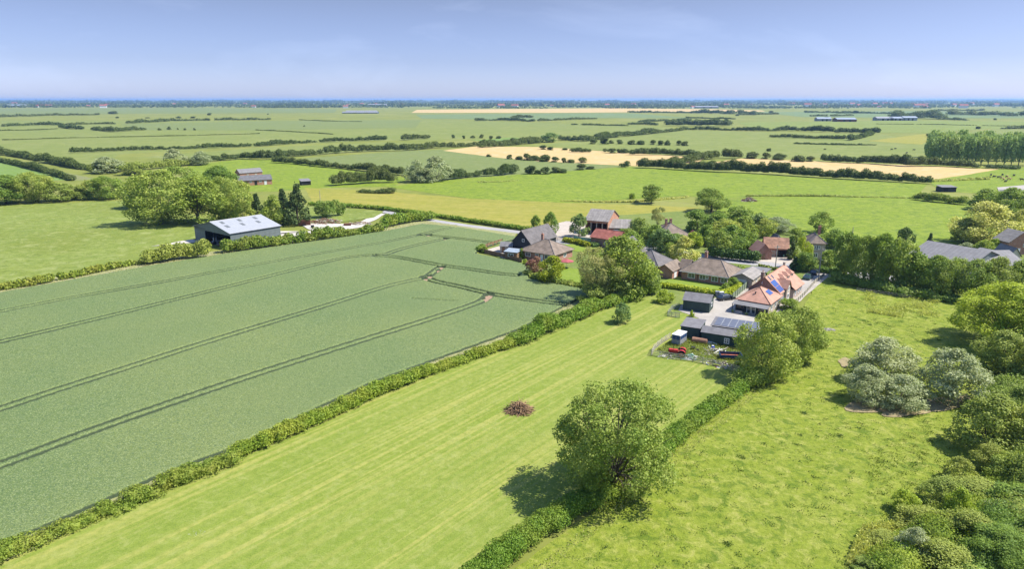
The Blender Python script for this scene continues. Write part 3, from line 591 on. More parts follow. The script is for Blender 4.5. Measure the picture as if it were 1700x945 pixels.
FH = [ # far hedges: points, height, width, material, label
 ([(-200,246),(0,256),(40,262),(80,270),(130,280),(160,284)], 7, 9, 'farhedge', 'thick hedge slanting in from the left edge'),
 ([(-200,254),(0,268),(60,282),(120,300)], 5, 6, 'farhedge', 'second hedge slanting in from the left edge'),
 ([(118,254),(212,250),(320,247),(430,243)], 5, 7, 'farhedge', 'long thin hedge left of centre above the crop strip'),
 ([(430,243),(480,239),(560,235),(640,233)], 6, 8, 'farhedge', 'hedge ending near the middle distance'),
 ([(330,268),(360,267),(400,264),(440,265),(470,264)], 8, 10, 'farhedge', 'thick hedge beside the grey green willows'),
 ([(155,288),(200,284),(260,280),(320,274)], 8, 10, 'olive', 'bushy hedge behind the left tree cluster'),
 ([(440,262),(500,259),(560,254),(620,251),(673,250)], 8, 11, 'farhedge', 'thick tree hedge right of the two willows'),
 ([(673,250),(720,246),(780,243),(830,240),(900,236)], 7, 10, 'farhedge', 'thick hedge running on towards the far blue tree'),
 ([(458,270),(490,272),(526,276),(580,281),(625,286),(668,291)], 6, 7, 'farhedge', 'hedge slanting down to the grey poplars'),
 ([(542,309),(570,307),(600,305),(625,303),(650,303)], 10, 9, 'farhedge', 'row of dark trees in front of the grey poplars'),
 ([(747,298),(780,294),(830,291),(854,288)], 8, 8, 'farhedge', 'dark tree row right of the grey poplars'),
 ([(600,320),(625,321),(650,321)], 2.5, 5, 'farhedge', 'short dark hedge in the hay meadow'),
 ([(952,253),(975,253),(1004,253)], 6, 8, 'farhedge', 'short dark hedge along the top of the tan field'),
 ([(1047,257),(1100,257),(1157,260)], 7, 9, 'farhedge', 'hedge along the upper edge of the long tan field'),
 ([(1157,266),(1190,263),(1226,263)], 8, 9, 'farhedge', 'hedge between the two tan fields'),
 ([(1034,278),(1080,279),(1144,283),(1200,286),(1235,287)], 9, 9, 'farhedge', 'thick dark tree line below the tan field'),
 ([(1105,274),(1130,271),(1158,268)], 7, 8, 'farhedge', 'slanting hedge joining the two dark tree lines'),
 ([(1235,287),(1290,290),(1330,293),(1396,297)], 8, 8, 'farhedge', 'dark tree line right of centre below the tan wedge'),
 ([(1396,297),(1450,300),(1500,303),(1540,305)], 7, 8, 'farhedge', 'right end of the dark tree line below the tan wedge'),
 ([(1363,268),(1400,270),(1450,272),(1506,276)], 8, 9, 'farhedge', 'dark tree line above the tan wedge'),
 ([(1506,276),(1560,276),(1617,279)], 7, 9, 'farhedge', 'bushy tree line below the poplar plantation'),
 ([(930,232),(969,235),(1010,229),(1083,222)], 9, 12, 'farhedge', 'tree belt running right from the blue tree'),
 ([(1083,222),(1110,219),(1136,216)], 6, 10, 'farhedge', 'far end of the tree belt'),
 ([(800,245),(840,242),(898,237)], 7, 10, 'farhedge', 'tree belt left of the blue tree'),
 ([(1136,216),(1180,216),(1250,218)], 7, 10, 'farhedge', 'straight far hedge right of centre'),
 ([(1250,218),(1310,217),(1382,220)], 9, 12, 'farhedge', 'far tree belt right of the straight hedge'),
 ([(1388,221),(1420,221),(1457,222)], 9, 12, 'farhedge', 'short far tree belt above the fenced paddocks'),
 ([(1280,228),(1340,230),(1401,232)], 6, 9, 'farhedge', 'hedge below the far tree belt'),
 ([(1410,233),(1430,229),(1447,224)], 7, 9, 'farhedge', 'short slanting hedge closing the far paddock'),
 ([(1045,207),(1070,207),(1092,208)], 6, 12, 'farhedge', 'small dark hedge in the middle distance'),
 ([(1060,203),(1100,201),(1144,200)], 6, 12, 'farhedge', 'far hedge above the small dark hedge'),
 ([(1108,209),(1150,209),(1205,210)], 12, 20, 'farhedge', 'far copse right of centre'),
 ([(894,201),(940,199),(990,197.5)], 6, 12, 'farhedge', 'thin far hedge rising to the right'),
 ([(790,201),(830,200),(885,202)], 8, 14, 'farhedge', 'far wood edge left of the thin hedge'),
 ([(850,196),(870,195),(882,195.5)], 8, 14, 'farhedge', 'small far wood above the wood edge'),
 ([(1046,187),(1100,187.5),(1155,188)], 9, 22, 'farhedge', 'far tree belt below the straw strip'),
 ([(1155,188),(1200,189),(1255,191)], 12, 26, 'farhedge', 'far tree belt running out of the straw strip'),
 ([(-100,196),(0,194.5),(80,192),(164,191)], 8, 16, 'farhedge', 'far dark hedge at the upper left'),
 ([(5,210),(60,208),(106,208)], 7, 12, 'farhedge', 'left part of the broken far hedge'),
 ([(112,208),(150,206),(190,206)], 5, 10, 'farhedge', 'middle part of the broken far hedge'),
 ([(212,205),(250,203),(278,201.5)], 8, 14, 'farhedge', 'right part of the broken far hedge'),
 ([(283,201),(350,200),(447,199)], 7, 14, 'farhedge', 'long straight far hedge left of centre'),
 ([(100,212),(120,214),(137,215)], 7, 10, 'farhedge', 'short far hedge in the pale crop'),
 ([(156,216),(190,219),(220,217),(240,216)], 8, 12, 'farhedge', 'curved far hedge in the pale crop'),
 ([(668,233),(690,231),(712,230)], 7, 9, 'farhedge', 'row of bushes standing in the pale crop'),
 ([(1542,227),(1570,226),(1603,226)], 5, 9, 'farhedge', 'thin hedge behind the poplar plantation'),
 ([(1665,214),(1700,214),(1760,214)], 7, 14, 'farhedge', 'far hedge at the right edge'),
 ([(1338,187),(1380,187),(1440,188)], 8, 20, 'farhedge', 'far broken hedge left of the white farm'),
 ([(1485,197),(1520,196),(1560,198)], 16, 45, 'farhedge', 'wood beside the far white farm'),
 ([(1560,199),(1580,199),(1602,200)], 9, 20, 'farhedge', 'dark hedge right of the far wood'),
 ([(440,179),(480,179),(530,179)], 10, 25, 'farhedge', 'thin dark wood line far left of centre'),
 ([(425,216),(490,219),(552,223)], 1.2, 3, 'farhedge', 'thin dark ditch line in the pale crop'),
 ([(497,199),(540,201),(600,202)], 1.5, 4, 'farhedge', 'thin dark ditch line far left of centre'),
 ([(1389,188),(1430,188),(1487,189)], 7, 14, 'farhedge', 'broken far hedge above the white farm'),
 ([(1345,193),(1380,193),(1415,192)], 6, 14, 'farhedge', 'short far hedge at the left of the white farm'),
 ([(1548,184),(1590,184),(1631,184)], 9, 25, 'farhedge', 'thin far wood on the right'),
 ([(1578,191),(1610,191),(1650,192)], 12, 40, 'farhedge', 'far wood block on the right'),
 ([(1667,193),(1700,193),(1760,194)], 12, 40, 'farhedge', 'far wood block at the right edge'),
 ([(1230,191),(1262,190),(1290,190)], 8, 20, 'farhedge', 'small far wood right of centre'),
 ([(1140,196),(1180,197),(1220,198)], 5, 10, 'farhedge', 'thin far hedge right of centre'),
 ([(950,207),(985,208),(1040,209)], 2.5, 6, 'farhedge', 'thin low hedge in the middle distance'),
 ([(0,217),(60,216),(95,214)], 1.5, 4, 'farhedge', 'thin ditch line at the left edge'),
 ([(0,233),(120,229),(280,226),(430,222)], 1.0, 3, 'farhedge', 'long thin ditch across the pale crop'),
 ([(1455,206),(1560,207),(1700,210)], 1.2, 4, 'farhedge', 'thin ditch line in the yellowish far field'),
 ([(1320,239),(1400,241),(1455,241)], 2, 5, 'farhedge', 'thin dark line above the tan wedge'),
 ([(1140,328),(1050,336),(990,336),(930,334)], .9, 2.5, 'rough', 'low ditch side scrub behind the hay meadow'),
 ([(1240,326),(1340,326),(1450,328),(1530,330)], .9, 2.5, 'rough', 'low scrub line across the back pasture'),
 ([(1520,332),(1560,336),(1600,340)], 4.5, 7, 'hedgeolive', 'round topped bushes at the corner of the back pasture'),
 ([(1545,302),(1580,300),(1640,298)], 1.2, 4, 'rough', 'weedy ditch line leading to the cattle'),
 ([(1617,279),(1650,280),(1688,281)], 3, 8, 'farhedge', 'low dark hedge above the cattle'),
 ([(795,303),(830,302),(860,300)], .8, 3, 'rough', 'rushes at the edge of the pasture'),
]
for i, (pts, h, w, mt, lb) in enumerate(FH):
    fh_ = .85 if h >= 12 or h < 3 else .66; hedge(pts, h*fh_, w*fh_, mt, lb, bump=.5 if h > 3 else .6, gap=.12 if i % 3 == 0 else .04, seed=20+i, k=.0015, minleaf=.3, cover=1.4, freq=.12)

# ------------------------------------------------------------------ trees
T = [
 (1020,818,202,632,'ash','large ash in the hedge, nearest tree, with its shadow on the mown grass'),
 (1058,795,74,716,'green','low side growth of the hedge at the right foot of the large ash'),
 (986,836,56,772,'green','low side growth of the hedge at the left foot of the large ash'),
 (1272,630,104,520,'ash','big field maple at the corner of the paddock fence'),
 (1320,600,92,508,'ash','leafy tree behind the field maple beside the pasture'),
 (1295,590,70,530,'ash','lower crown filling between the two maples'),
 (1032,537,35,502,'blue','round dark bush alone on the mown meadow'),
 (1104,503,32,480,'bright','small bright green tree by the clipped garden hedge'),
 (1148,527,9,515,'bright','tiny sapling by the wire gate'),
 (990,498,84,408,'bare','grey half bare willow with pale limbs above the hedge'),
 (1030,495,110,388,'green','tall broad green tree behind the half bare willow'),
 (1068,487,52,430,'blue','blue green tree beside the grey tiled house'),
 (985,505,50,470,'olive','yellowish bush at the foot of the half bare willow'),
 (1020,500,50,462,'olive','olive bush beneath the tall broad tree'),
 (917,470,50,424,'yellow','golden yellow tree in front of the bungalow'),
 (889,458,34,425,'purple','copper purple tree left of the golden tree'),
 (915,392,30,351,'green','green tree behind the black barn'),
 (890,382,18,356,'green','slim tree left of the green tree behind the black barn'),
 (961,394,38,353,'blue','dark pine like tree in front of the red brick barn'),
 (1062,396,34,361,'oak','dark round tree beside the white garage'),
 (1091,378,26,343,'bare','grey weeping tree behind the hamlet'),
 (1040,400,34,379,'oak','dark tree next to the red roof'),
 (1098,418,52,376,'blue','grey green tree above the grey tiled house'),
 (1075,402,34,375,'oak','dark tree between the barn and the grey green tree'),
 (1081,338,40,306,'oak','lone round oak in the hay meadow'),
 (1050,330,13,319,'bush','small bush left of the lone oak'),
 (1181,352,62,312,'oak','big round oak at the back of the hamlet'),
 (1158,385,50,347,'green','tree below the big round oak'),
 (1188,395,60,352,'green','broad tree in the middle of the hamlet'),
 (1222,385,52,342,'oak','dark tree right of the big round oak'),
 (1255,390,50,352,'blue','grey green tree above the brick barns'),
 (1290,386,60,360,'willow','low grey willow scrub behind the brick barns'),
 (1215,418,60,372,'green','wide tree above the dark clipped hedge'),
 (1192,425,46,382,'oak','dark tree at the left end of the clipped hedge'),
 (1240,412,40,385,'green','tree left of the terracotta gable roof'),
 (1133,436,50,391,'palewillow','light leaved whitebeam beside the lane'),
 (1112,432,30,402,'green','green tree left of the whitebeam'),
 (1152,412,32,384,'bright','bright tree right of the whitebeam'),
 (1170,408,44,372,'green','full green tree beside the brown gabled shed'),
 (1205,402,50,362,'ash','pale green tree in the thick of the hamlet trees'),
 (1235,398,46,358,'green','tree behind the terracotta gable'),
 (1268,395,36,362,'ash','pale green tree right behind the cart shed'),
 (1322,405,34,378,'green','tree between the cart shed and the pale brick house'),
 (1385,412,44,380,'green','tree behind the pale brick house'),
 (1085,408,44,372,'green','green tree left of the two chimneys'),
 (1120,418,40,388,'oak','tree before the house with two chimneys'),
 (1050,415,44,384,'green','tree behind the big tree by the tiled house'),
 (1362,386,37,350,'ash','lone tree on the edge of the back pasture'),
 (1330,445,32,390,'bright','tall bright yellow green tree across the lane'),
 (1314,432,22,398,'conifer','dark yew beside the cart shed'),
 (1338,452,34,418,'oak','dark bush right of the bright yellow green tree'),
 (1318,450,22,424,'conifer','dark shrub at the foot of the bright tree'),
 (1376,450,40,415,'green','green bush tree by the utility pole'),
 (1357,420,24,392,'green','small tree beside the pale brick house'),
 (1400,462,52,384,'oak','tall ivy clad tree at the left end of the belt'),
 (1432,470,62,386,'green','second tree from the left in the belt'),
 (1462,476,62,384,'green','third tree in the belt, beneath the cypress'),
 (1488,480,58,392,'ash','fourth tree in the belt, left of the grey roofs'),
 (1515,485,58,418,'green','fifth tree in the belt, in front of the grey roofs'),
 (1545,490,66,420,'green','sixth tree in the belt, below the grey roofs'),
 (1580,495,72,428,'ash','seventh tree in the belt, below the farm roofs'),
 (1615,500,66,430,'oak','eighth tree in the belt'),
 (1650,500,68,426,'olive','ninth tree in the belt near the right edge'),
 (1690,500,60,430,'green','last tree of the belt at the right edge'),
 (1660,455,30,424,'bright','bright tree between the farm roofs'),
 (1502,412,28,378,'column','broad dark cypress beside the grey roofs'),
 (1543,410,16,386,'conifer','small dark spruce behind the grey roofs'),
 (1662,575,165,468,'bright','big bright green sycamore at the right edge'),
 (1712,590,120,480,'bright','sycamore crown cut by the right edge'),
 (1665,622,100,548,'olive','olive thorn thicket below the sycamore'),
 (1720,640,90,560,'olive','thorn bush behind the thicket at the right edge'),
 (1466,632,112,560,'willow','grey willow bush at the back of the group'),
 (1440,665,84,604,'willow','low grey willow bush at the front left'),
 (1492,674,96,622,'willow','low grey willow bush at the front right'),
 (1580,664,118,578,'willow','tall grey willow bush on the right of the group'),
 (1630,405,105,334,'palewillow','large pale willow at the edge of the back pasture'),
 (1600,402,55,360,'olive','bushes at the left foot of the pale willow'),
 (1665,372,80,308,'green','dark green tree behind the pale willow'),
 (1636,348,60,312,'green','tree left of the concrete apron'),
 (1690,400,40,345,'palewillow','right side crown of the pale willow clump'),
 (1690,372,34,330,'oak','dark tree at the right edge behind the willow'),
 (1605,420,30,402,'willow','grey shrub behind the grey roofs'),
 (1630,424,40,398,'green','green shrub between the farm roofs and the willow'),
 (1650,420,28,396,'bright','bright shrub left of the brick farmhouse'),
 (1636,745,125,655,'olive','big rounded thorn bush on the lower right'),
 (1720,760,120,660,'olive','thorn bush cut by the right edge'),
 (1690,700,80,640,'olive','thorn bush above the big rounded one'),
 (268,372,115,280,'ash','tall tree at the left front of the big cluster'),
 (330,372,100,290,'green','tree at the front centre of the big cluster'),
 (372,368,74,292,'ash','tree at the front right of the big cluster'),
 (300,340,100,274,'ash','tree at the back left of the big cluster'),
 (362,330,72,272,'green','tree at the back right of the big cluster'),
 (235,345,60,290,'green','tree on the left flank of the big cluster'),
 (398,352,46,296,'ash','tree screening the left end of the brick stable'),
 (405,372,40,320,'ash','slender tree at the right flank of the big cluster'),
 (180,330,66,290,'green','tree with pale trunks left of the cluster'),
 (150,328,40,298,'olive','bush left of the pale trunked tree'),
 (10,338,78,288,'green','first tree in the left edge row'),
 (58,336,64,284,'ash','second tree in the left edge row'),
 (100,334,60,302,'olive','third tree in the left edge row, lower and bushy'),
 (-40,342,80,290,'green','tree at the very left edge'),
 (130,332,40,308,'olive','low bush at the right end of the left row'),
 (180,287,56,259,'willow','grey willow left of the thick hedge'),
 (293,275,44,246,'willow','taller of the two grey willows in the hedge'),
 (333,274,36,250,'willow','shorter of the two grey willows in the hedge'),
 (225,290,50,268,'olive','olive bush right of the grey willow'),
 (428,368,34,318,'conifer','dark conifer at the left of the barn group'),
 (455,374,44,322,'green','green tree among the conifers behind the barn'),
 (495,373,56,300,'conifer','tallest dark conifer behind the steel barn'),
 (473,368,40,310,'conifer','dark conifer left of the tallest one'),
 (540,362,40,332,'oak','dark tree right of the conifers'),
 (563,358,22,331,'oak','small dark tree by the rough grass'),
 (725,300,56,258,'willow','tallest grey poplar of the pair'),
 (690,302,44,264,'willow','shorter grey poplar on the left'),
 (706,303,40,278,'willow','lower crown between the grey poplars'),
 (912,236,32,219,'blue','blue grey tree in the middle distance hedge'),
 (1245,378,30,355,'green','small crown behind the brick barns'),
 (866,430,12,412,'bush','small shrub on the patio'),
 (1216,480,26,460,'green','round shrub at the corner of the bungalow lawn'),
 (1205,486,18,470,'bush','low shrub by the garden hedge'),
 (1268,472,22,458,'bush','shrub behind the tiled house'),
 (1250,462,20,450,'green','shrub at the end of the bungalow drive'),
 (1228,452,16,442,'green','small shrub in the bungalow front garden'),
 (1310,515,40,495,'bush','dark shrub against the wall of the tiled house'),
 (975,478,26,455,'bush','dark shrub beside the small bright lawn'),
 (805,420,10,408,'bush','shrub at the tip of the garden fence'),
 (873,440,12,430,'bright','clipped golden shrub left of the copper tree'),
 (880,441,10,431,'bright','clipped golden shrub right beside its twin'),
]
for t in T: tree(*t)
# single far bushes and rows of them
FB = [(281,215,8,209),(295,215,4,212),(307,216,4,212),(323,216,5,211),(348,191,8,187),(190,189,12,185),(265,216,9,211),(195,196,4,193),(246,196,8,194),(297,196,8,192),(321,196,5,193),
 (847,264,10,257),(862,265,11,257),(874,266,12,256),(887,266,14,258),(905,268,12,257),(921,269,14,259),(936,270,13,260),(948,270,12,263),(967,270,12,261),(883,289,18,277),(892,289,14,280),(906,289,12,278),(921,287,16,277),(935,287,14,278),(965,282,13,273),(982,281,14,275),(811,260,5,256),
 (1016,254,13,246),(1027,254,9,246),(1036,254,10,247),(902,248,8,242),(914,249,12,243),(938,249,8,244),(985,239,10,231),(1005,239,10,230),(1015,238,10,231),(1028,239,9,232),(1050,240,12,231),(1064,240,12,232),(1084,240,8,232),(1096,241,11,233),(1108,241,10,232),(1127,241,10,234),(1138,242,10,235),
 (1249,263,18,251),(1271,264,16,251),(1294,265,20,252),(1326,268,16,257),(1345,268,14,259),(1277,251,8,246),(1206,200,5,195),(1225,192,4,189),(1623,214,10,209),(1652,199,5,196),(1372,196,8,193),(445,190,3,188),(505,210,3,208),(1280,188,10,184),(1420,188,10,184),(1395,188,6,185),
 (752,229,5,224),(770,230,5,225),(785,229,6,224),(800,229,6,223),(815,230,6,225),(828,230,8,224)]
for i, (x, y, w, tp) in enumerate(FB):
    side = 'left' if x < 560 else 'middle' if x < 1150 else 'right'
    tree(x, y, w, tp, 'farbush', 'small dark bush standing alone in the distant %s of the fields' % side, 'scattered far bushes on the %s' % side, name='bush')
# poplar plantation
pr = 0
for row, (ya, yb, n) in enumerate([(272,275,14),(266,268,13),(261,263,12)]):
    for k in range(n):
        px = 1540+row*3+k*(178/n)+random.uniform(-2, 2)
        x, y = P(px, ya+(yb-ya)*k/n)
        tree(0, 0, 0, 0, 'poplar', 'slender poplar in the %s row of the plantation, %s from its left end' % (['front', 'middle', 'back'][row], ORD[k]), 'poplars of the plantation', xy=(x, y), hw=(random.uniform(19, 22), random.uniform(7.5, 9.5)))
# scrub on the lower right
SCRUB = [(1500,850,46,'bright'),(1655,865,60,'willow'),(1585,870,50,'bright'),(1690,925,60,'olive'),(1515,930,60,'willow'),(1625,925,56,'bright'),(1470,905,70,'rough'),(1530,880,90,'olive'),(1600,905,110,'olive'),(1560,840,80,'olive'),(1620,830,110,'olive'),(1680,800,90,'green'),(1700,860,120,'green'),(1640,780,60,'olive'),(1560,950,120,'olive'),(1660,940,130,'green'),(1450,950,80,'rough'),(1730,920,100,'green'),(1590,800,50,'olive')]
for i, (x, y, w, k) in enumerate(SCRUB):
    k2 = 'olive' if k == 'rough' else k
    X0, Y0 = P(x, y); wm = w/FP*depth(X0, Y0)
    lab = ['small yellow green bush at the front of the scrub','grey leaved bush low in the scrub near the right edge','yellow green bush between the thorns','olive bush low in the bottom right corner','pale grey bush by the rushes at the bottom edge','yellow green bush near the bottom edge of the scrub','low rushy bush leftmost in the scrub','thorn bush beside the rushy one','broad thorn bush at the bottom of the scrub','thorn bush at the upper left of the scrub','broad thorn bush in the middle of the scrub','dark bramble near the right edge below the rounded bush','wide dark bramble at the right edge','small thorn bush at the top of the scrub','thorn bush at the bottom edge of the picture','wide dark bramble in the bottom right corner','low bush at the bottom edge left of the scrub','dark bramble beyond the bottom right corner','small thorn bush on the pasture side of the scrub'][i]
    tree(0, 0, 0, 0, k2, lab, 'bushes of the lower right scrub', cat='bush', name='thorn_bush' if k2 == 'olive' else 'bramble_bush', xy=(X0, Y0), hw=(random.uniform(2.2, 4.6) if k != 'rough' else 1.3, wm))
hedge([(1480,960),(1540,915),(1600,870),(1660,830),(1710,790)], 2.0, 4.5, 'hedge', 'low tangle of brambles filling the scrub', name='bramble_scrub', kind='stuff', bump=.5, seed=90, k=.002)
hedge([(1600,960),(1660,900),(1720,850)], 2.6, 5.5, 'green', 'dense dark brambles in the bottom right corner', name='bramble_scrub', kind='stuff', bump=.5, seed=91, k=.002)
hedge([(1700,880),(1720,830),(1730,780)], 4.5, 6, 'olive', 'tall thorn thicket climbing the right edge', name='thorn_thicket', cat='bush', bump=.5, seed=94)
hedge([(1640,690),(1690,650),(1740,620)], 2.2, 6, 'olive', 'thorn thicket between the sycamore and the rounded bush', name='thorn_thicket', cat='bush', bump=.4, seed=92)
hedge([(1390,468),(1440,480),(1500,492),(1560,500),(1620,508),(1700,512)], 2.2, 4, 'oak', 'dark undergrowth along the foot of the tree belt', name='undergrowth', kind='stuff', bump=.3, seed=93)
# horizon woods and hills
rgw = np.random.RandomState(5)
def wood(yd, x0, x1, h, name, label, dens=.5, seed=1):
    rg = np.random.RandomState(seed); VV = []; QQ = []; off = 0; x = x0
    while x < x1:
        L_ = rg.uniform(150, 900)*yd/5000
        if rg.rand() < dens:
            n = int(L_/(yd*.0011)); 
            cx = x+rg.rand(n)*L_; cyy = yd+rg.normal(size=n)*yd*.02; hh = h*(.55+.45*np.sin(cx*.004+seed)**2)*rg.uniform(.55, 1.1, n); ww = rg.uniform(10, 26, n)*yd/4500
            m = 12
            C = np.repeat(np.column_stack([cx, cyy, hh*.5]), m, 0); D = rg.normal(size=(n*m, 3)); D /= np.linalg.norm(D, axis=1, keepdims=True)
            pos = C+D*np.repeat(np.column_stack([ww*.5, ww*.5, hh*.45]), m, 0)*rg.uniform(.5, 1, (n*m, 1)); pos[:, 2] = np.maximum(pos[:, 2], .5)
            V, Q = leaf_arrays(pos, D*.6+rg.normal(size=(n*m, 3))*.4+np.array([0, 0, .2]), np.repeat(np.minimum(ww, hh*1.1)*.75, m), rg)
            VV.append(V); QQ.append(Q+off); off += len(V)
        x += L_*(1 if dens > .8 else rg.uniform(.6, 1.3))
    o = link(name, np_mesh(name, np.concatenate(VV), np.concatenate(QQ)), M['farhedge']); tag(o, label, kind='stuff')
for i, (yd, h, de) in enumerate([(3700, 13, .3), (4100, 16, .7), (4700, 19, .9), (5500, 21, 1), (6600, 24, 1), (8200, 28, 1), (10500, 34, 1), (14000, 42, 1)]):
    wood(yd, -yd*.95, yd*.95, h, 'far_woodland', 'band of far woodland, %s in depth from the fields to the horizon' % ORD[i], de, 40+i)
hp = MB()
def hills():
    rg = np.random.RandomState(9); n = 90; V = []; Q = []
    for i in range(n):
        x = -16000+i*36000/(n-1); h = 18+8*math.sin(i*.37)+8*math.sin(i*.9+1)+(22 if x > 4000 else 0)*min(1, max(0, (x-4000)/4000))
        V += [(x, 17000, -2), (x, 18500, h), (x, 22000, h*.6), (x, 23000, -2)]
    for i in range(n-1):
        for k in range(3): a = i*4+k; Q.append((a, a+4, a+5, a+1))
    o = link('hills', np_mesh('hills', V, Q), M['farhills']); tag(o, 'low blue hills along the horizon', kind='structure')
M['farhills'] = grass('wooded_hills', (.05, .08, .03), (.07, .10, .04), (.12, .15, .06), 900, .01, bump=0)
hills()
# ------------------------------------------------------------------ buildings
class Bld:
    """local frame: x along the wall a->b, y away from it to the left, z up"""
    def __init__(s, name, label, cat, a, b, w=None, group=None, L=None):
        ang = math.atan2(b[1]-a[1], b[0]-a[0]); s.L = L or math.hypot(b[0]-a[0], b[1]-a[1]); s.W = w
        s.root = empty(name, (a[0], a[1], 0), ang); tag(s.root, label, cat, group)
    def build(s, mb, name, mat, parent=None, **k): return mb.build(name, M[mat] if isinstance(mat, str) else mat, parent or s.root, **k)
    def walls(s, mat, h, rh=None, ridge='x', x0=0, y0=0, L=None, W=None, name='wall', open_front=False):
        L = L or s.L; W = W or s.W; m = MB(); x1 = x0+L; y1 = y0+W
        if rh is None or ridge == 'hip': m.box(x0, x1, y0, y1, -.1, h)
        elif ridge == 'x':
            pr = [(y0, -.1), (y1, -.1), (y1, h), ((y0+y1)/2, rh), (y0, h)]
            m.solid([(x0, a, b) for a, b in pr], [(x1, a, b) for a, b in pr])
        else:
            pr = [(x0, -.1), (x1, -.1), (x1, h), ((x0+x1)/2, rh), (x0, h)]
            m.solid([(a, y1, b) for a, b in pr], [(a, y0, b) for a, b in pr])
        return s.build(m, name, mat)
    def roof(s, mat, h, rh, ridge='x', x0=0, y0=0, L=None, W=None, over=.35, t=.14, hipin=None, name='roof', cap=None):
        L = L or s.L; W = W or s.W; x1 = x0+L; y1 = y0+W; e = .005; m = MB()
        if ridge == 'flat':
            m.box(x0-over, x1+over, y0-over, y1+over, h+e, h+e+t); return s.build(m, name, mat)
        if ridge == 'mono':      # rises towards +y
            k = (rh-h)/W; m.slab([(x0-over, y0-over, h-k*over+e), (x1+over, y0-over, h-k*over+e), (x1+over, y1+over, rh+k*over+e), (x0-over, y1+over, rh+k*over+e)], t); return s.build(m, name, mat)
        if ridge == 'x':
            k = (rh-h)/(W/2); yc = (y0+y1)/2; lo = h-k*over+e
            m.slab([(x0-over, y0-over, lo), (x1+over, y0-over, lo), (x1+over, yc, rh+e), (x0-over, yc, rh+e)], t)
            m.slab([(x0-over, yc, rh+e), (x1+over, yc, rh+e), (x1+over, y1+over, lo), (x0-over, y1+over, lo)], t)
        elif ridge == 'y':
            k = (rh-h)/(L/2); xc = (x0+x1)/2; lo = h-k*over+e
            m.slab([(x0-over, y0-over, lo), (xc, y0-over, rh+e), (xc, y1+over, rh+e), (x0-over, y1+over, lo)], t)
            m.slab([(xc, y0-over, rh+e), (x1+over, y0-over, lo), (x1+over, y1+over, lo), (xc, y1+over, rh+e)], t)
        elif ridge == 'hip':
            a, b, c, d = x0-over, x1+over, y0-over, y1+over
            if L >= W:
                i = hipin if hipin is not None else (d-c)/2; yc = (c+d)/2; r0, r1 = (a+i, yc), (b-i, yc)
            else:
                i = hipin if hipin is not None else (b-a)/2; xc = (a+b)/2; r0, r1 = (xc, c+i), (xc, d-i)
            z0 = h-.12
            if L >= W: polys = [[(a, c, z0), (b, c, z0), (*r1, rh), (*r0, rh)], [(b, c, z0), (b, d, z0), (*r1, rh)], [(b, d, z0), (a, d, z0), (*r0, rh), (*r1, rh)], [(a, d, z0), (a, c, z0), (*r0, rh)]]
            else: polys = [[(a, c, z0), (b, c, z0), (*r0, rh)], [(b, c, z0), (b, d, z0), (*r1, rh), (*r0, rh)], [(b, d, z0), (a, d, z0), (*r1, rh)], [(a, d, z0), (a, c, z0), (*r0, rh), (*r1, rh)]]
            # one closed shell
            vs_ = []; 
            for p in polys: m.poly([(x, y, z+t) for x, y, z in p])
            m.poly([(a, d, z0), (b, d, z0), (b, c, z0), (a, c, z0)])
            for p, q in (((a, c), (b, c)), ((b, c), (b, d)), ((b, d), (a, d)), ((a, d), (a, c))): m.poly([(*p, z0), (*q, z0), (*q, z0+t), (*p, z0+t)])
            if cap:
                cm = MB(); segs = [((a, c, z0+t), (*r0, rh+t)), ((b, c, z0+t), (*(r1 if L >= W else r0), rh+t)), ((b, d, z0+t), (*r1, rh+t)), ((a, d, z0+t), (*(r0 if L >= W else r1), rh+t)), ((*r0, rh+t), (*r1, rh+t))]
                for p, q in segs:
                    if p != q: cm.tube([p, q], .11, 5)
                r = s.build(m, name, mat); s.build(cm, 'ridge_tiles', cap, r); return r
        r = s.build(m, name, mat)
        if cap and ridge in 'xy':
            cm = MB(); p = ((x0-over, (y0+y1)/2, rh+t), (x1+over, (y0+y1)/2, rh+t)) if ridge == 'x' else (((x0+x1)/2, y0-over, rh+t), ((x0+x1)/2, y1+over, rh+t)); cm.tube(p, .1, 5); s.build(cm, 'ridge_tiles', cap, r)
        return r
    def side(s, sd, off, x0=0, y0=0, L=None, W=None):
        L = L or s.L; W = W or s.W
        return {'f': ((x0+off, y0), (1, 0), (0, -1)), 'b': ((x0+off, y0+W), (1, 0), (0, 1)), 'l': ((x0, y0+off), (0, 1), (-1, 0)), 'r': ((x0+L, y0+off), (0, 1), (1, 0))}[sd]
    def window(s, sd, off, w, h, sill, frame='white', mull=1, bars=0, name='window', glass='glass', **k):
        (cx, cy_), ax, n = s.side(sd, off, **k); f = MB(); fw = .13
        def bar(u0, u1, z0, z1, d=.06):
            c = (cx+ax[0]*(u0+u1)/2+n[0]*d/2, cy_+ax[1]*(u0+u1)/2+n[1]*d/2); f.obox(c, ax, n, (u1-u0)/2, d/2+.01, z0, z1)
        bar(0, w, sill, sill+fw); bar(0, w, sill+h-fw, sill+h); bar(0, fw, sill+fw, sill+h-fw); bar(w-fw, w, sill+fw, sill+h-fw)
        for q in range(mull): u = w*(q+1)/(mull+1); bar(u-.04, u+.04, sill+fw, sill+h-fw)
        for q in range(bars): z = sill+h*(q+1)/(bars+1); bar(fw, w-fw, z-.03, z+.03, .05)
        fo = s.build(f, name, frame); g = MB(); c = (cx+ax[0]*w/2+n[0]*.012, cy_+ax[1]*w/2+n[1]*.012); g.obox(c, ax, n, w/2-.05, .012, sill+.05, sill+h-.05)
        s.build(g, 'pane', glass, fo); return fo
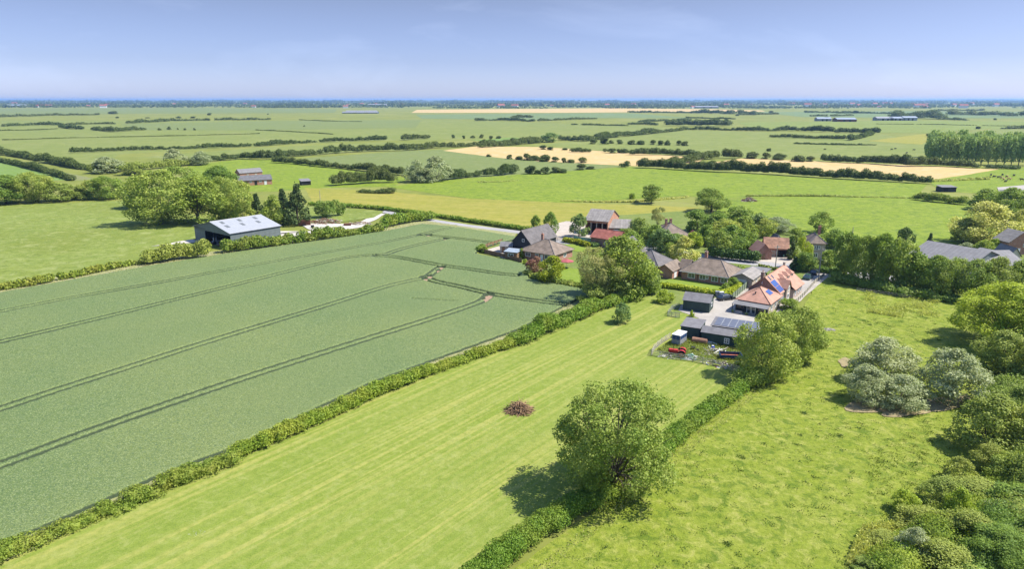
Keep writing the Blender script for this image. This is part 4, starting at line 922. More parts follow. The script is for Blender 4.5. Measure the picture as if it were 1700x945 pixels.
    def door(s, sd, off, w, h, mat, name='door', z0=0, **k):
        (cx, cy_), ax, n = s.side(sd, off, **k); f = MB(); f.obox((cx+ax[0]*w/2+n[0]*.03, cy_+ax[1]*w/2+n[1]*.03), ax, n, w/2, .04, z0, z0+h); d = s.build(f, name, mat)
        if name == 'door' and mat != 'dark':
            hb = MB(); hb.obox((cx+ax[0]*(w-.15)+n[0]*.1, cy_+ax[1]*(w-.15)+n[1]*.1), ax, n, .06, .04, z0+h*.48, z0+h*.52); s.build(hb, 'handle', 'silver', d)
        return d
    def chimney(s, roof, x, y, z0, z1, mat='brick', r=.35, pots=1):
        m = MB(); m.box(x-r, x+r, y-r*.8, y+r*.8, z0, z1); m.box(x-r-.06, x+r+.06, y-r*.8-.06, y+r*.8+.06, z1, z1+.12); c = s.build(m, 'chimney', mat, roof); return c
    def pots(s, roof, x, y, z):
        m = MB(); m.tube([(x, y, z), (x, y, z+.4)], .12, 8); s.build(m, 'chimney_pot', 'terracotta', roof)

def fr(O, u, v, a, b): return (O[0]+u[0]*a+v[0]*b, O[1]+u[1]*a+v[1]*b)
# --- steel portal barn
a = P(382, 388, 5.0); b_ = P(466, 377, 5.0)
b_ = (a[0]+.62*17.5, a[1]+.785*17.5); B = Bld('steel_barn', 'big steel barn with pale grey sheet roof and dark open end at the wheat edge', 'barn', a, b_, 22)
L_, W_ = B.L, B.W
m = MB()
m.box(0, L_, 0, .2, -.1, 5); m.box(0, L_, W_-.2, W_, -.1, 5); m.poly([(L_, 0, -.1), (L_, W_, -.1), (L_, W_, 5), (L_, W_/2, 7.4), (L_, 0, 5)])
m.box(0, .15, W_*.70, W_-.2, 0, 5); m.solid([(0, .2, 4.2), (0, W_-.2, 4.2), (0, W_-.2, 5), (0, W_/2, 7.3), (0, .2, 5)], [(.15, .2, 4.2), (.15, W_-.2, 4.2), (.15, W_-.2, 5), (.15, W_/2, 7.3), (.15, .2, 5)])
B.build(m, 'wall', 'barnwall')
rf = B.roof('barnroof', 5, 7.4, 'x', over=.35, t=.12)
for (fx, fy) in ((.10, .20), (.40, .20), (.72, .20), (.12, .36), (.46, .36), (.78, .36)):
    x = L_*fx; y = fy*W_; k = 2.4/(W_/2); q = MB(); q.slab([(x, y, 5+k*y+.14), (x+1.1, y, 5+k*y+.14), (x+1.1, y+2.0, 5+k*(y+2.0)+.14), (x, y+2.0, 5+k*(y+2.0)+.14)], .02); B.build(q, 'skylight', 'skylight', rf)
fl = MB(); fl.tube([(-.36, W_/2, 7.53), (L_+.36, W_/2, 7.53)], .12, 5); B.build(fl, 'ridge_cap', 'barnroof', rf)
for k in range(4): q = MB(); q.box(.3, .55, .4+k*W_*.23, .65+k*W_*.23, 0, 4.6); B.build(q, 'stanchion', 'dark')
gt = MB(); gt.box(-.46, -.36, -.4, W_+.4, 4.6, 4.8)
def lf(B, x, y): c, s_ = math.cos(B.root.rotation_euler[2]), math.sin(B.root.rotation_euler[2]); return (B.root.location[0]+x*c-y*s_, B.root.location[1]+x*s_+y*c)
def farm_machine(loc, rz, name, label, col, cat='machine'):
    r = empty(name, (*loc, 0), rz); tag(r, label, cat); m = MB(); m.box(-1.6, 1.6, -.5, .5, .8, 1.3); m.box(-1.2, -.2, -.6, .6, 1.3, 2.3); m.build('body', M[col], r, bevel=.05)
    q = MB(); q.box(-2.6, -1.6, -.9, .9, .5, .7); q.build('drawbar', M['rust'], r)
    for sx_ in (-1, 1):
        for sy_ in (-1, 1): w = MB(); w.lathe_y((sx_*1.1, sy_*.75, .6), [(-.15, .5), (-.12, .6), (.12, .6), (.15, .5)]); w.build('wheel', M['tyre'], r)
farm_machine(lf(B, 1.5, 11), .7, 'forage_wagon', 'dark machine parked in the open end of the steel barn', 'cargrey')
farm_machine(lf(B, 1.8, 6), .9, 'baler', 'low dark implement parked at the right of the barn opening', 'black')
# --- small things in the gravel yard
def crate_obj(px, py, l, w, h, rz, mat, name, label, cat):
    x, y = P(px, py); m = MB(); m.box(-l/2, l/2, -w/2, w/2, .15, h)
    for k in range(int(l/.6)): xx = -l/2+.3+k*.6; m.box(xx-.05, xx+.05, -w/2-.05, w/2+.05, .15, h+.04)
    m.box(-l/2, -l/2+.2, -w/2, w/2, 0, .15); m.box(l/2-.2, l/2, -w/2, w/2, 0, .15)
    o = m.build(name, M[mat]); o.location = (x, y, 0); o.rotation_euler = (0, 0, rz); tag(o, label, cat); return o
crate_obj(506, 374, 4.2, 2.3, 2.0, .25, 'rust', 'storage_container', 'rusty brown ribbed container in the gravel yard', 'container')
crate_obj(519, 379, 1.1, .9, 1.1, .4, 'black', 'water_tank', 'small black tank on the white gravel', 'tank')
crate_obj(577, 375, 2.6, 1.4, .9, .1, 'rust', 'cattle_trough', 'low rusty trough at the edge of the gravel yard', 'trough')
def heap(px, py, rad, h, n, mats, name, label, seed, cat='heap', ln=1.6, th=.12, xy=None):
    rs_ = random.Random(seed); x, y = xy or P(px, py); r = empty(name, (x, y, 0)); tag(r, label, cat)
    for mi, mt in enumerate(mats):
        m = MB()
        for k in range(n//len(mats)):
            q = rs_.random()**.6*rad; t = rs_.uniform(0, 6.28); z = max(.05, h*(1-q/rad)*rs_.uniform(.4, 1)); d = rs_.uniform(0, 6.28); l = ln*rs_.uniform(.4, 1)/2; dz = rs_.uniform(-.35, .35)*l
            cx, cy_ = q*math.cos(t)*1.2, q*math.sin(t)
            m.tube([(cx-l*math.cos(d), cy_-l*math.sin(d), max(.03, z-dz)), (cx+rs_.uniform(-.1, .1), cy_, z+.08), (cx+l*math.cos(d), cy_+l*math.sin(d), max(.03, z+dz))], [th*rs_.uniform(.5, 1), th*.8, th*.4], 5)
        m.build(['branches', 'timber', 'rubble'][mi], M[mt], r)
    return r
heap(540, 369, 5.5, 1.6, 240, ['woodgrey', 'woodbrown', 'rust'], 'scrap_timber_heap', 'heap of scrap timber and rubbish beside the rusty container', 4, ln=2.2, th=.15)
heap(595, 372, 4, .9, 90, ['woodgrey', 'woodbrown'], 'timber_heap', 'low heap of weathered timber at the end of the gravel yard', 5, ln=2.0)
heap(862, 684, 1.5, 2.0, 520, ['brushwood', 'woodbrown'], 'brush_pile', 'pile of cut brown branches on the mown meadow', 6, 'bonfire heap', ln=2.3, th=.05)
hedge([(846,681),(862,686),(876,684)], .45, 1.0, 'olive', 'withered green foliage caught under the brush pile', name='foliage_litter', kind='stuff', seed=6, bump=.6)
heap(1243, 334, 2.8, 2.4, 110, ['woodgrey', 'rust', 'woodbrown'], 'brush_heap', 'heap of grey branches in the back pasture', 8, 'bonfire heap', ln=2.6, th=.16)
heap(327, 888, .8, .06, 26, ['concrete', 'woodgrey'], 'ash_patch', 'pale burnt patch of ash on the mown grass', 9, 'ash patch', ln=.5, th=.05)
heap(1375, 549, 1.1, .5, 40, ['woodgrey', 'concrete'], 'stone_heap', 'small pale heap of stone beside the maple bushes', 10, 'stone heap', ln=.8, th=.16)
# --- long brick stable at the left
a, b_ = P(397, 309), P(452, 306)
B = Bld('brick_stable', 'long low orange brick stable with dark slate roof behind the left trees', 'stable', a, b_, 9)
B.walls('brickorange', 2.8, 4.9, 'x'); B.roof('slate', 2.8, 4.9, 'x', cap='slate')
for k, x in enumerate((3, 8, 13, 18, 22)):
    if x < B.L-2: B.door('f', x, 1.3, 2.3, 'white' if k == 2 else 'dark')
for x in (5.5, 10.5, 16): 
    if x < B.L-2: B.window('f', x, 1.2, .9, 1.5)
a, b_ = P(399, 296), P(436, 293)
B = Bld('stable_range', 'grey roofed stable range behind the long brick stable', 'stable', a, b_, 6); B.walls('brick', 3, 5, 'x'); B.roof('farmroof', 3, 5, 'x'); B.door('f', 4, 1.2, 2.1, 'woodgrey'); B.door('f', 9, 1.2, 2.1, 'woodgrey')
a, b_ = P(501, 308), P(516, 307)
B = Bld('field_shelter', 'small dark field shelter at the edge of the green pasture', 'shed', a, b_, 4); B.walls('blackboard', 2.2); B.roof('farmroof', 2.2, 3.0, 'mono'); B.door('f', 1, 4, 1.9, 'dark', 'opening')
# --- bungalow and black barn at the wheat corner
a = P(851.4, 398.7, 4.0); b_ = P(881, 403.0, 4.0)
B = Bld('black_barn', 'black weatherboarded barn with grey pitched roof at the wheat corner', 'barn', a, b_, 14)
B.walls('blackboard', 3.8, 7.2, 'y'); rf = B.roof('greytile', 3.8, 7.2, 'y', cap='greytile'); B.window('f', B.L*.52, .9, .9, 3.9, mull=0); B.door('f', B.L*.15, 2.4, 2.4, 'dark', 'opening')
c = (910, 427)
a = P(865, 415.3, 2.5); b_ = P(920, 423.7, 2.5)
B = Bld('bungalow', 'brick bungalow with mottled brown hipped roof beside the golden tree', 'house', a, b_, 10)
B.walls('brick', 2.5); rf = B.roof('browntile', 2.5, 5.4, 'hip', over=.5, cap='greytile')
B.window('f', 1.6, 1.8, 1.3, .9); B.window('f', 5.0, 1.2, 1.2, 1.0); B.window('f', 8.2, 2.0, 1.3, .9); B.door('f', 6.8, .9, 2.1, 'white'); B.window('l', 3, 1.6, 1.2, .9); B.window('r', 5, 1.6, 1.2, .9)
B.chimney(rf, 3.4, 6.2, 4.4, 6.6); B.pots(rf, 3.4, 6.2, 6.7)
a, b_ = P(838, 417, 2.4), P(858, 419, 2.4)
B = Bld('garden_room', 'garden outbuilding with pale blue flat roof on the patio', 'outbuilding', a, b_, 3.2); B.walls('woodbrown', 2.3); B.roof('paleroof', 2.3, 2.6, 'mono', over=.3, t=.08); B.window('f', 1, 1.8, 1.0, .9)
a, b_ = P(830, 408, 2.3), P(850, 409, 2.3)
B = Bld('garden_shed', 'grey roofed garden shed behind the pale blue roof', 'shed', a, b_, 3.5); B.walls('woodgrey', 2.2, 3.2, 'x'); B.roof('farmroof', 2.2, 3.2, 'x', over=.2, t=.08); B.door('f', .6, .9, 1.9, 'woodbrown')
# parasol
x, y = P(941, 446); r = empty('parasol', (x, y, 0)); tag(r, 'maroon garden parasol behind the golden tree', 'parasol')
m = MB(); m.tube([(0, 0, 0), (0, 0, 2.7)], .03, 6); m.build('pole', M['white'], r)
m = MB(); i0 = 8
for k in range(i0): t0, t1 = 2*math.pi*k/i0, 2*math.pi*(k+1)/i0; m.poly([(0, 0, 2.75), (1.9*math.cos(t0), 1.9*math.sin(t0), 2.15), (1.9*math.cos(t1), 1.9*math.sin(t1), 2.15)]); m.poly([(1.9*math.cos(t0), 1.9*math.sin(t0), 2.15), (1.9*math.cos(t0), 1.9*math.sin(t0), 2.0), (1.9*math.cos(t1), 1.9*math.sin(t1), 2.0), (1.9*math.cos(t1), 1.9*math.sin(t1), 2.15)])
m.build('canopy', M['maroon'], r)
# --- red brick barn group
a, b_ = P(972, 365, 5), P(1009.5, 368, 5)
B = Bld('brick_barn', 'big red brick barn with open dark front and grey sheet roof', 'barn', a, b_, 12)
L_, W_ = B.L, B.W; m = MB(); pr_ = [(0, -.1), (W_, -.1), (W_, 5), (W_/2, 8), (0, 5)]
m.solid([(L_-.3, p, q) for p, q in pr_], [(L_, p, q) for p, q in pr_]); m.solid([(0, p, q) for p, q in pr_], [(.3, p, q) for p, q in pr_]); m.box(.3, L_-.3, W_-.3, W_, -.1, 5); m.box(.3, L_-.3, 0, .3, 4.2, 5)
B.build(m, 'wall', 'brickorange'); B.roof('asbestos', 5, 8, 'x', over=.3, t=.1)
for k in range(1, 4): q = MB(); q.box(L_*k/4-.15, L_*k/4+.15, 0, .3, 0, 4.2); B.build(q, 'post', 'woodgrey')
a, b_ = P(1011, 378, 2.8), P(1048, 379, 2.8)
B = Bld('garage', 'low building with grey roof and white front joined to the red brick barn', 'garage', a, b_, 9); B.walls('brick', 2.8, 5.0, 'x'); B.roof('asbestos', 2.8, 5.0, 'x', over=.3, t=.1); B.door('f', B.L*.2, 3.0, 2.2, 'white', 'garage_door'); B.window('f', B.L*.42, 2, 1.3, .9); B.door('f', B.L*.75, 2.0, 2.2, 'white', 'garage_door')
a, b_ = P(981, 393, 3), P(1024, 399, 3)
B = Bld('red_roofed_barn', 'low brick building with dull red tiled roof in the hamlet', 'outbuilding', a, b_, 7); B.walls('brickdark', 3, 5.0, 'x'); B.roof('redtile', 3, 5.0, 'x', cap='redtile'); B.door('f', 2, 1, 2, 'woodbrown'); B.window('f', 5, 1.2, 1, 1)
# --- grey tiled house
a, b_ = P(1062, 437, 3.0), P(1092, 442.5, 3.0)
d = P(1117, 433, 3.0); W_ = math.hypot(d[0]-b_[0], d[1]-b_[1])
B = Bld('tiled_house', 'house with grey hipped roof and orange brick gable beside the big tree', 'house', b_, d, 8.5)
B.walls('brickorange', 3.0); rf = B.roof('greytile', 3.0, 5.9, 'hip', over=.4, cap='slate'); B.window('f', 1.5, 1.5, 1.2, 1.0); B.window('f', B.L-3, 1.4, 1.2, 1.0); B.door('f', B.L*.5, .9, 2.1, 'white')
a2 = lf(B, B.L*.35, 9.2); b2 = lf(B, B.L*.35+7.5, 9.2)
B = Bld('gabled_wing', 'steep grey roofed house wing with orange gable behind the hipped roof', 'house', a2, b2, 9); B.walls('brickorange', 4.2, 7.6, 'x'); B.roof('greytile', 4.2, 7.6, 'x', cap='slate'); B.window('r', 3.8, 1.2, 1.2, 2.2)
# --- far bungalow among the trees
a, b_ = P(1100, 393, 2.6), P(1146, 391, 2.6)
B = Bld('hipped_house', 'brown hipped roof with two chimneys half hidden by trees', 'house', a, b_, 11); B.walls('brick', 2.6); rf = B.roof('browntile', 2.6, 5.8, 'hip', cap='slate'); B.chimney(rf, 3.5, 5.5, 4.6, 7.2); B.chimney(rf, B.L-4.5, 5.5, 5, 7.2); B.window('f', 2, 1.5, 1.2, .9); B.door('f', 5, .9, 2.1, 'white')
a, b_ = P(1150, 394, 2.2), P(1163, 394, 2.2)
B = Bld('brown_shed', 'brown gabled shed beside the bright tree', 'shed', a, b_, 5); B.walls('woodbrown', 2.2, 3.6, 'y'); B.roof('redtile', 2.2, 3.6, 'y'); B.door('f', 1.2, 1.2, 1.8, 'dark')
# --- middle bungalow with garage and gabled extension
a = P(1132, 449, 2.5); b_ = P(1208, 460, 2.5)
B = Bld('bungalow', 'long brick bungalow with mottled brown roof behind the green shed', 'house', a, b_, 9.6)
B.walls('brick', 2.5, name='wall'); rf = B.roof('browntile', 2.5, 5.3, 'hip', over=.5, hipin=4.0, cap='greytile')
L_ = B.L
for x, w, h, s_ in ((L_*.14, 1.9, 1.35, .8), (L_*.40, 1.6, 1.3, .85), (L_*.53, .8, 1.0, 1.1), (L_*.66, 1.7, 1.35, .8), (L_*.86, 1.7, 1.35, .8)): B.window('f', x, w, h, s_)
B.chimney(rf, L_*.33, 6.4, 4.4, 6.7, 'brick'); B.pots(rf, L_*.33, 6.4, 6.8); B.window('r', 3, 1.6, 1.2, .9)
dr = MB(); dr.tube([(L_*.36, -.08, 0), (L_*.36, -.08, 2.4)], .05, 5); B.build(dr, 'drainpipe', 'black')
gu = MB(); gu.box(-.5, L_+.5, -.62, -.52, 2.32, 2.42); B.build(gu, 'gutter', 'white')
a3 = lf(B, -6.2, -1.5); b3 = lf(B, -1.9, -1.5)
E = Bld('brick_outhouse', 'gabled brick extension with white door at the left end of the long bungalow', 'outbuilding', a3, b3, 7.5); E.walls('brick', 2.3, 3.7, 'y'); E.roof('browntile', 2.3, 3.7, 'y', over=.3); E.door('r', 1.2, 1.6, 2.0, 'white')
a3 = lf(B, -2.0, 3.2); b3 = lf(B, .5, 3.2)
E = Bld('link_roof', 'low brown tiled link between the outhouse and the long bungalow', 'outbuilding', a3, b3, 4.5); E.walls('brickdark', 2.3); E.roof('browntile', 2.35, 4.2, 'x', over=.25)
a3 = lf(B, L_+.6, 1.5); b3 = lf(B, L_+5.6, 1.5)
E = Bld('garage', 'brick garage with shallow grey roof beside the green fence', 'garage', a3, b3, 8.5); E.walls('brickpale', 2.4, 3.5, 'y'); E.roof('asbestos', 2.4, 3.5, 'y', over=.35, t=.1); E.door('f', 1.2, 2.4, 2.0, 'white', 'garage_door'); E.window('r', 3, 1.2, .9, 1.1)
a3 = lf(B, L_+1.5, 10.2); b3 = lf(B, L_+6.5, 10.2)
E = Bld('carport', 'pale flat roofed carport behind the brick garage', 'carport', a3, b3, 5); E.roof('felt', 2.4, 2.4, 'flat', over=.1, t=.12)
for xx in (.2, E.L-.2):
    for yy in (.2, 4.8): q = MB(); q.box(xx-.07, xx+.07, yy-.07, yy+.07, 0, 2.4); E.build(q, 'post', 'white')
# --- terracotta roofed house: a long range with dormers, a hipped garden room and veranda
O = P(1222, 496.5, 2.7); u = Vector((.60, .80)); v = Vector((.80, -.60))
def Wd(a_, b_): return fr(O, u, v, a_, b_)
B = Bld('terracotta_house', 'long pale brick house with bright terracotta roof, dormers and solar panels', 'house', Wd(0, 8.0), Wd(0, 8.0), 8.0)
B.root.rotation_euler = (0, 0, math.atan2(u[1], u[0])); 
# local: x along the house away from the camera, y to the left (the fence side); y=0 is the sunny pasture wall
def part_w(x0, x1, y0, y1, h, rh, ridge, mat, nm='wall'): B.L, B.W = x1-x0, y1-y0; return B.walls(mat, h, rh, ridge, x0, y0, x1-x0, y1-y0, nm)
part_w(.4, 8.4, 1.0, 7.7, 2.6, None, 'x', 'brickpale'); hr = B.roof('terracotta', 2.7, 4.9, 'hip', .4, 1.0, 8.4, 6.7, over=.45, cap='terracottaold', name='garden_room_roof', hipin=4.2)
part_w(8.6, 23.4, 1.2, 8.2, 3.2, 6.3, 'x', 'brickdark', 'gable_wall'); mr = B.roof('terracotta', 3.2, 6.3, 'x', 8.6, 1.2, 14.8, 7.0, over=.3, cap='terracottaold')
m = MB(); m.box(8.65, 23.35, 1.1, 1.19, -.1, 3.1); B.build(m, 'side_wall', 'brickpale')
sl = (6.3-3.2)/3.5
def roofz(y): return 3.2+sl*(y-1.2)
def dormer(x, w, y0, y1, hz, mat='terracotta', name='dormer'):
    """small hipped dormer, its white front facing the pasture"""
    z0 = roofz(y0); e = MB(); e.box(x-w/2, x+w/2, y0, y1, z0-.3, hz); d = B.build(e, name, 'render', mr)
    rr = MB(); o = .2; a, b, c = x-w/2-o, x+w/2+o, y0-o; zt = hz+.75
    rr.poly([(a, c, hz), (b, c, hz), (x, y0+.75, zt)]); rr.poly([(b, c, hz), (b, y1+.3, hz), (x, y1+.3, zt), (x, y0+.75, zt)]); rr.poly([(a, y1+.3, hz), (a, c, hz), (x, y0+.75, zt), (x, y1+.3, zt)]); rr.poly([(a, y1+.3, hz), (b, y1+.3, hz), (b, c, hz), (a, c, hz)])
    B.build(rr, 'dormer_roof', mat, mr)
    f = MB(); f.box(x-w*.4, x+w*.4, y0-.06, y0-.005, z0+.1, hz-.04); fw = B.build(f, 'dormer_window', 'white', mr)
    g = MB(); g.box(x-w*.32, x-w*.04, y0-.09, y0-.061, z0+.2, hz-.14); g.box(x+w*.04, x+w*.32, y0-.09, y0-.061, z0+.2, hz-.14); B.build(g, 'dormer_glazing', 'glass', mr)
for x in (15.6, 18.6, 21.6): dormer(x, 1.3, 2.2, 3.6, 5.15)
# cross gable over the sunny wall
e = MB(); pr_ = [(11.9, -.1), (14.7, -.1), (14.7, 3.7), (13.3, 5.2), (11.9, 3.7)]; e.solid([(p, 3, q) for p, q in pr_], [(p, .6, q) for p, q in pr_]); B.build(e, 'cross_wing', 'brickpale')
rr = MB(); rr.slab([(11.65, .35, 3.44), (13.3, .35, 5.22), (13.3, 3.9, 5.22), (11.65, 3.9, 3.44)], .12); rr.slab([(13.3, .35, 5.22), (14.95, .35, 3.44), (14.95, 3.9, 3.44), (13.3, 3.9, 5.22)], .12); B.build(rr, 'cross_wing_roof', 'terracotta')
# lower far wing
part_w(16.0, 23.2, .1, 1.05, 2.5, None, 'x', 'brickpale', 'wing_wall'); B.L = 7.2; B.W = 1; m = MB(); m.slab([(15.8, -.35, 2.45), (23.6, -.35, 2.45), (23.6, 2.4, 4.55), (15.8, 2.4, 4.55)], .12); B.build(m, 'wing_roof', 'terracotta')
# solar panels and roof lights lie on the slopes
def on_slope(x0, x1, y0, y1, zf, mat, name, par, t=.05, lift=.17):
    m = MB(); m.slab([(x0, y0, zf(y0)+lift), (x1, y0, zf(y0)+lift), (x1, y1, zf(y1)+lift), (x0, y1, zf(y1)+lift)], t); return B.build(m, name, mat, par)
for i in range(3):
    for j in range(2): on_slope(8.6+i*1.02, 8.6+i*1.02+.97, 1.15+j*1.2, 1.15+j*1.2+1.13, roofz, 'solar', 'solar_panel', mr)
hz2 = lambda y: 2.58+(4.9-2.58)/3.8*(y-.55)
for i in range(3): on_slope(4.1+i*.75, 4.1+i*.75+.70, 2.0, 3.1, hz2, 'solar', 'solar_panel', hr)
on_slope(9.6, 10.2, 3.7, 4.55, roofz, 'glass', 'roof_light', mr); on_slope(11.6, 12.2, 3.7, 4.4, roofz, 'glass', 'roof_light', mr)
B.chimney(mr, 8.95, 5.4, 5.2, 7.3, 'brickdark', r=.4); B.pots(mr, 8.95, 5.4, 7.4); B.chimney(mr, 23.2, 4.7, 5.8, 7.0, 'brickpale', r=.3)
m = MB(); m.lathe_y((8.5, 5.2, 4.95), [(-.04, .02), (-.02, .33), (.03, .35)], 14); o = B.build(m, 'satellite_dish', 'white'); m = MB(); m.tube([(2.2, 4.6, 3.6), (2.2, 4.6, 4.3)], .12, 8); m.tube([(2.2, 4.6, 4.3), (2.2, 4.6, 4.42)], .2, 8); B.build(m, 'flue', 'black', hr)
B.L, B.W = 8.6, 7.5
for off in (1.5, 4.3, 6.6): B.window('f', off, 1.1, 1.2, .9, x0=.4, y0=1.0)
B.L = 17
for off in (.6, 1.9): B.window('f', off, .8, 1.2, 1.0, x0=8.6, y0=1.095)
B.window('f', .8, 1.2, 1.2, 1.0, x0=11.9, y0=.6); B.window('f', .9, 1.0, 1.0, 2.9, x0=11.9, y0=.6)
for off in (1.0, 3.6, 5.4): B.window('f', off, 1.0, 1.1, .9, x0=16, y0=.1)
# veranda on the near end
m = MB(); m.slab([(-2.0, .6, 2.05), (-.06, .6, 2.4), (-.06, 8.2, 2.4), (-2.0, 8.2, 2.05)], .07); vr = B.build(m, 'veranda_roof', 'farmroof')
for yy in (.7, 2.9, 5.4, 8.05): q = MB(); q.box(-1.95, -1.83, yy-.06, yy+.06, 0, 2.15); B.build(q, 'veranda_post', 'dark')
m = MB(); m.box(-1.4, .4, 1.0, 7.9, .0, .08); m.box(-.55, -.45, 1.0, 7.8, .08, 2.2); B.build(m, 'porch_wall', 'blackboard')
B.L = 1; B.W = 7.5
for off in (3.0, 4.0): B.window('l', off, .95, 2.0, .15, mull=0, bars=1, name='french_door', x0=-.55, y0=.4)
B.window('l', 5.6, 1.5, 1.1, 1.0, frame='woodbrown', x0=-.55, y0=.4); B.window('l', 1.0, 1.5, 1.1, 1.0, frame='woodbrown', x0=-.55, y0=.4)
def bench(loc, rz, label, mat='cargrey'):
    r = empty('garden_bench', (*loc, 0), rz); tag(r, label, 'bench'); m = MB(); m.box(-.75, .75, -.22, .22, .42, .47); m.build('seat', M[mat], r); m = MB(); m.box(-.75, .75, .2, .25, .5, .9); m.build('backrest', M[mat], r)
    for sx_ in (-.68, .68):
        for sy_ in (-.18, .2): q = MB(); q.box(sx_-.03, sx_+.03, sy_-.03, sy_+.03, 0, .42); q.build('leg', M[mat], r)
c_ = Wd(-2.6, 1.6); bench(c_, math.atan2(v[1], v[0]), 'pale garden bench in front of the veranda')
# planters
for i, (a_, b2) in enumerate(((-2.4, 3.3), (-2.3, .3))):
    c_ = Wd(a_, b2); r = empty('planter', (*c_, 0)); tag(r, ['round tub planter beside the garden bench', 'round tub planter at the left corner of the veranda'][i], 'planter'); m = MB(); m.tube([(0, 0, 0), (0, 0, .35)], [.2, .28], 10); m.build('pot', M['terracottaold'], r)
    rg = np.random.RandomState(i); p = rg.normal(size=(120, 3))*.18+np.array([0, 0, .55]); Vv, Qq = leaf_arrays(p, rg.normal(size=(120, 3)), .12, rg); link('plant', np_mesh('plant', Vv, Qq), M['green'], r)
# --- green shed
b_ = P(1177, 521.5); a = (b_[0]-5.7*math.cos(R(26)), b_[1]+5.7*math.sin(R(26)))
B = Bld('green_shed', 'dark green timber shed with grey felt gable roof beside the concrete yard', 'shed', a, b_, 4.8)
B.walls('greenwood', 2.5, 3.7, 'x'); B.roof('felt', 2.5, 3.7, 'x', over=.2, t=.07); B.window('r', 1.9, 1.0, .9, 1.1); B.door('r', 3.2, .9, 1.9, 'greenwood')
m = MB(); m.box(B.L+.2, B.L+.26, -.1, 4.9, 2.4, 2.5); 
# --- dark green workshops
b_ = P(1161.6, 546, 2.6); a = (b_[0]-3.6*math.cos(R(28)), b_[1]+3.6*math.sin(R(28)))
B = Bld('workshop', 'dark green flat roofed workshop behind the old van', 'workshop', a, b_, 4.8); B.walls('greenwood', 2.6); B.roof('felt', 2.6, 2.9, 'mono', over=.15, t=.08); B.door('f', 1.6, 1.2, 2.0, 'greenwood')
a = P(1165, 551, 2.4); b_ = (a[0]+9.0*math.cos(R(28)), a[1]-9.0*math.sin(R(28)))
B = Bld('workshop', 'dark green workshop with white window facing the paddock', 'workshop', a, b_, 3.4); B.walls('greenwood', 2.4, 3.1, 'x'); B.roof('felt', 2.4, 3.1, 'x', over=.2, t=.08); B.window('f', B.L*.47, .95, 1.1, .8, bars=1)
a3 = lf(B, .9, 3.55); b3 = lf(B, B.L+.9, 3.55)
B = Bld('workshop', 'lean-to workshop covered with framed grey panels behind the window workshop', 'workshop', a3, b3, 4.6); B.walls('greenwood', 2.3); rf = B.roof('felt', 2.75, 3.15, 'mono', over=.1, t=.08)
for i in range(6):
    w_ = (B.L-1)/6; x0 = .5+i*w_; 
    zf = lambda y: 2.75+.4*y/4.6
    m = MB(); m.slab([(x0, .3, zf(.3)+.1), (x0+w_-.12, .3, zf(.3)+.1), (x0+w_-.12, 4.5, zf(4.5)+.1), (x0, 4.5, zf(4.5)+.1)], .04); pn = B.build(m, 'roof_panel', 'panelgrey', rf)
    m = MB(); m.slab([(x0+w_-.12, .3, zf(.3)+.1), (x0+w_, .3, zf(.3)+.1), (x0+w_, 4.5, zf(4.5)+.1), (x0+w_-.12, 4.5, zf(4.5)+.1)], .07); B.build(m, 'panel_frame', 'farwall', rf)
# --- brick barns across the lane
a, b_ = P(1253, 426, 2.6), P(1264, 420, 2.6)
a = P(1247, 421, 2.5); b_ = P(1265, 420.5, 2.5)
B = Bld('gabled_outbuilding', 'terracotta roofed gable at the end of the dark clipped hedge', 'outbuilding', (70.6, 198.5), (70.6, 192.4), 4.4); B.walls('brick', 2.3, 4.7, 'x'); B.roof('terracotta', 2.3, 4.7, 'x', over=.25); B.door('r', 1.7, .9, 2, 'woodbrown')
a, b_ = P(1270, 411, 2.8), P(1309, 413, 2.8)
B = Bld('cart_shed', 'brick cart shed with weathered pantile roof facing the yard', 'cart shed', a, b_, 7)
B.walls('brick', 2.8, 5.2, 'x'); B.roof('terracottaold', 2.8, 5.2, 'x'); B.door('f', .8, 2.2, 2.1, 'woodgrey', 'garage_door'); B.door('f', 4.2, 2.5, 2.2, 'dark', 'opening'); B.door('f', B.L-3.2, 2.4, 2.2, 'dark', 'opening'); B.window('f', 3.2, .8, .9, 1.0)
a, b_ = P(1287, 402, 4), P(1303, 402, 4)
B = Bld('brick_tower_barn', 'small square building with steep brown pyramid roof behind the cart shed', 'outbuilding', a, b_, 6); B.walls('brick', 3.2); B.roof('greytile', 3.2, 5.6, 'hip', cap='slate'); B.window('f', 2, 1, 1, 1.4)
a, b_ = P(1345, 404, 5), P(1371, 405, 5)
B = Bld('brick_house', 'tall pale brick house with brown hipped roof beyond the bright tree', 'house', a, b_, 8); B.walls('brickpale', 5.0); rf = B.roof('browntile', 5.0, 7.0, 'hip', cap='slate'); B.window('f', 1.2, 1.2, 1.3, 3.1); B.window('f', B.L-2.6, 1.2, 1.3, 3.1); B.window('f', 1.2, 1.2, 1.3, .9); B.door('f', 3.3, .9, 2.1, 'white'); B.chimney(rf, 3, 4, 6.8, 9.2); B.pots(rf, 3, 4, 9.3)
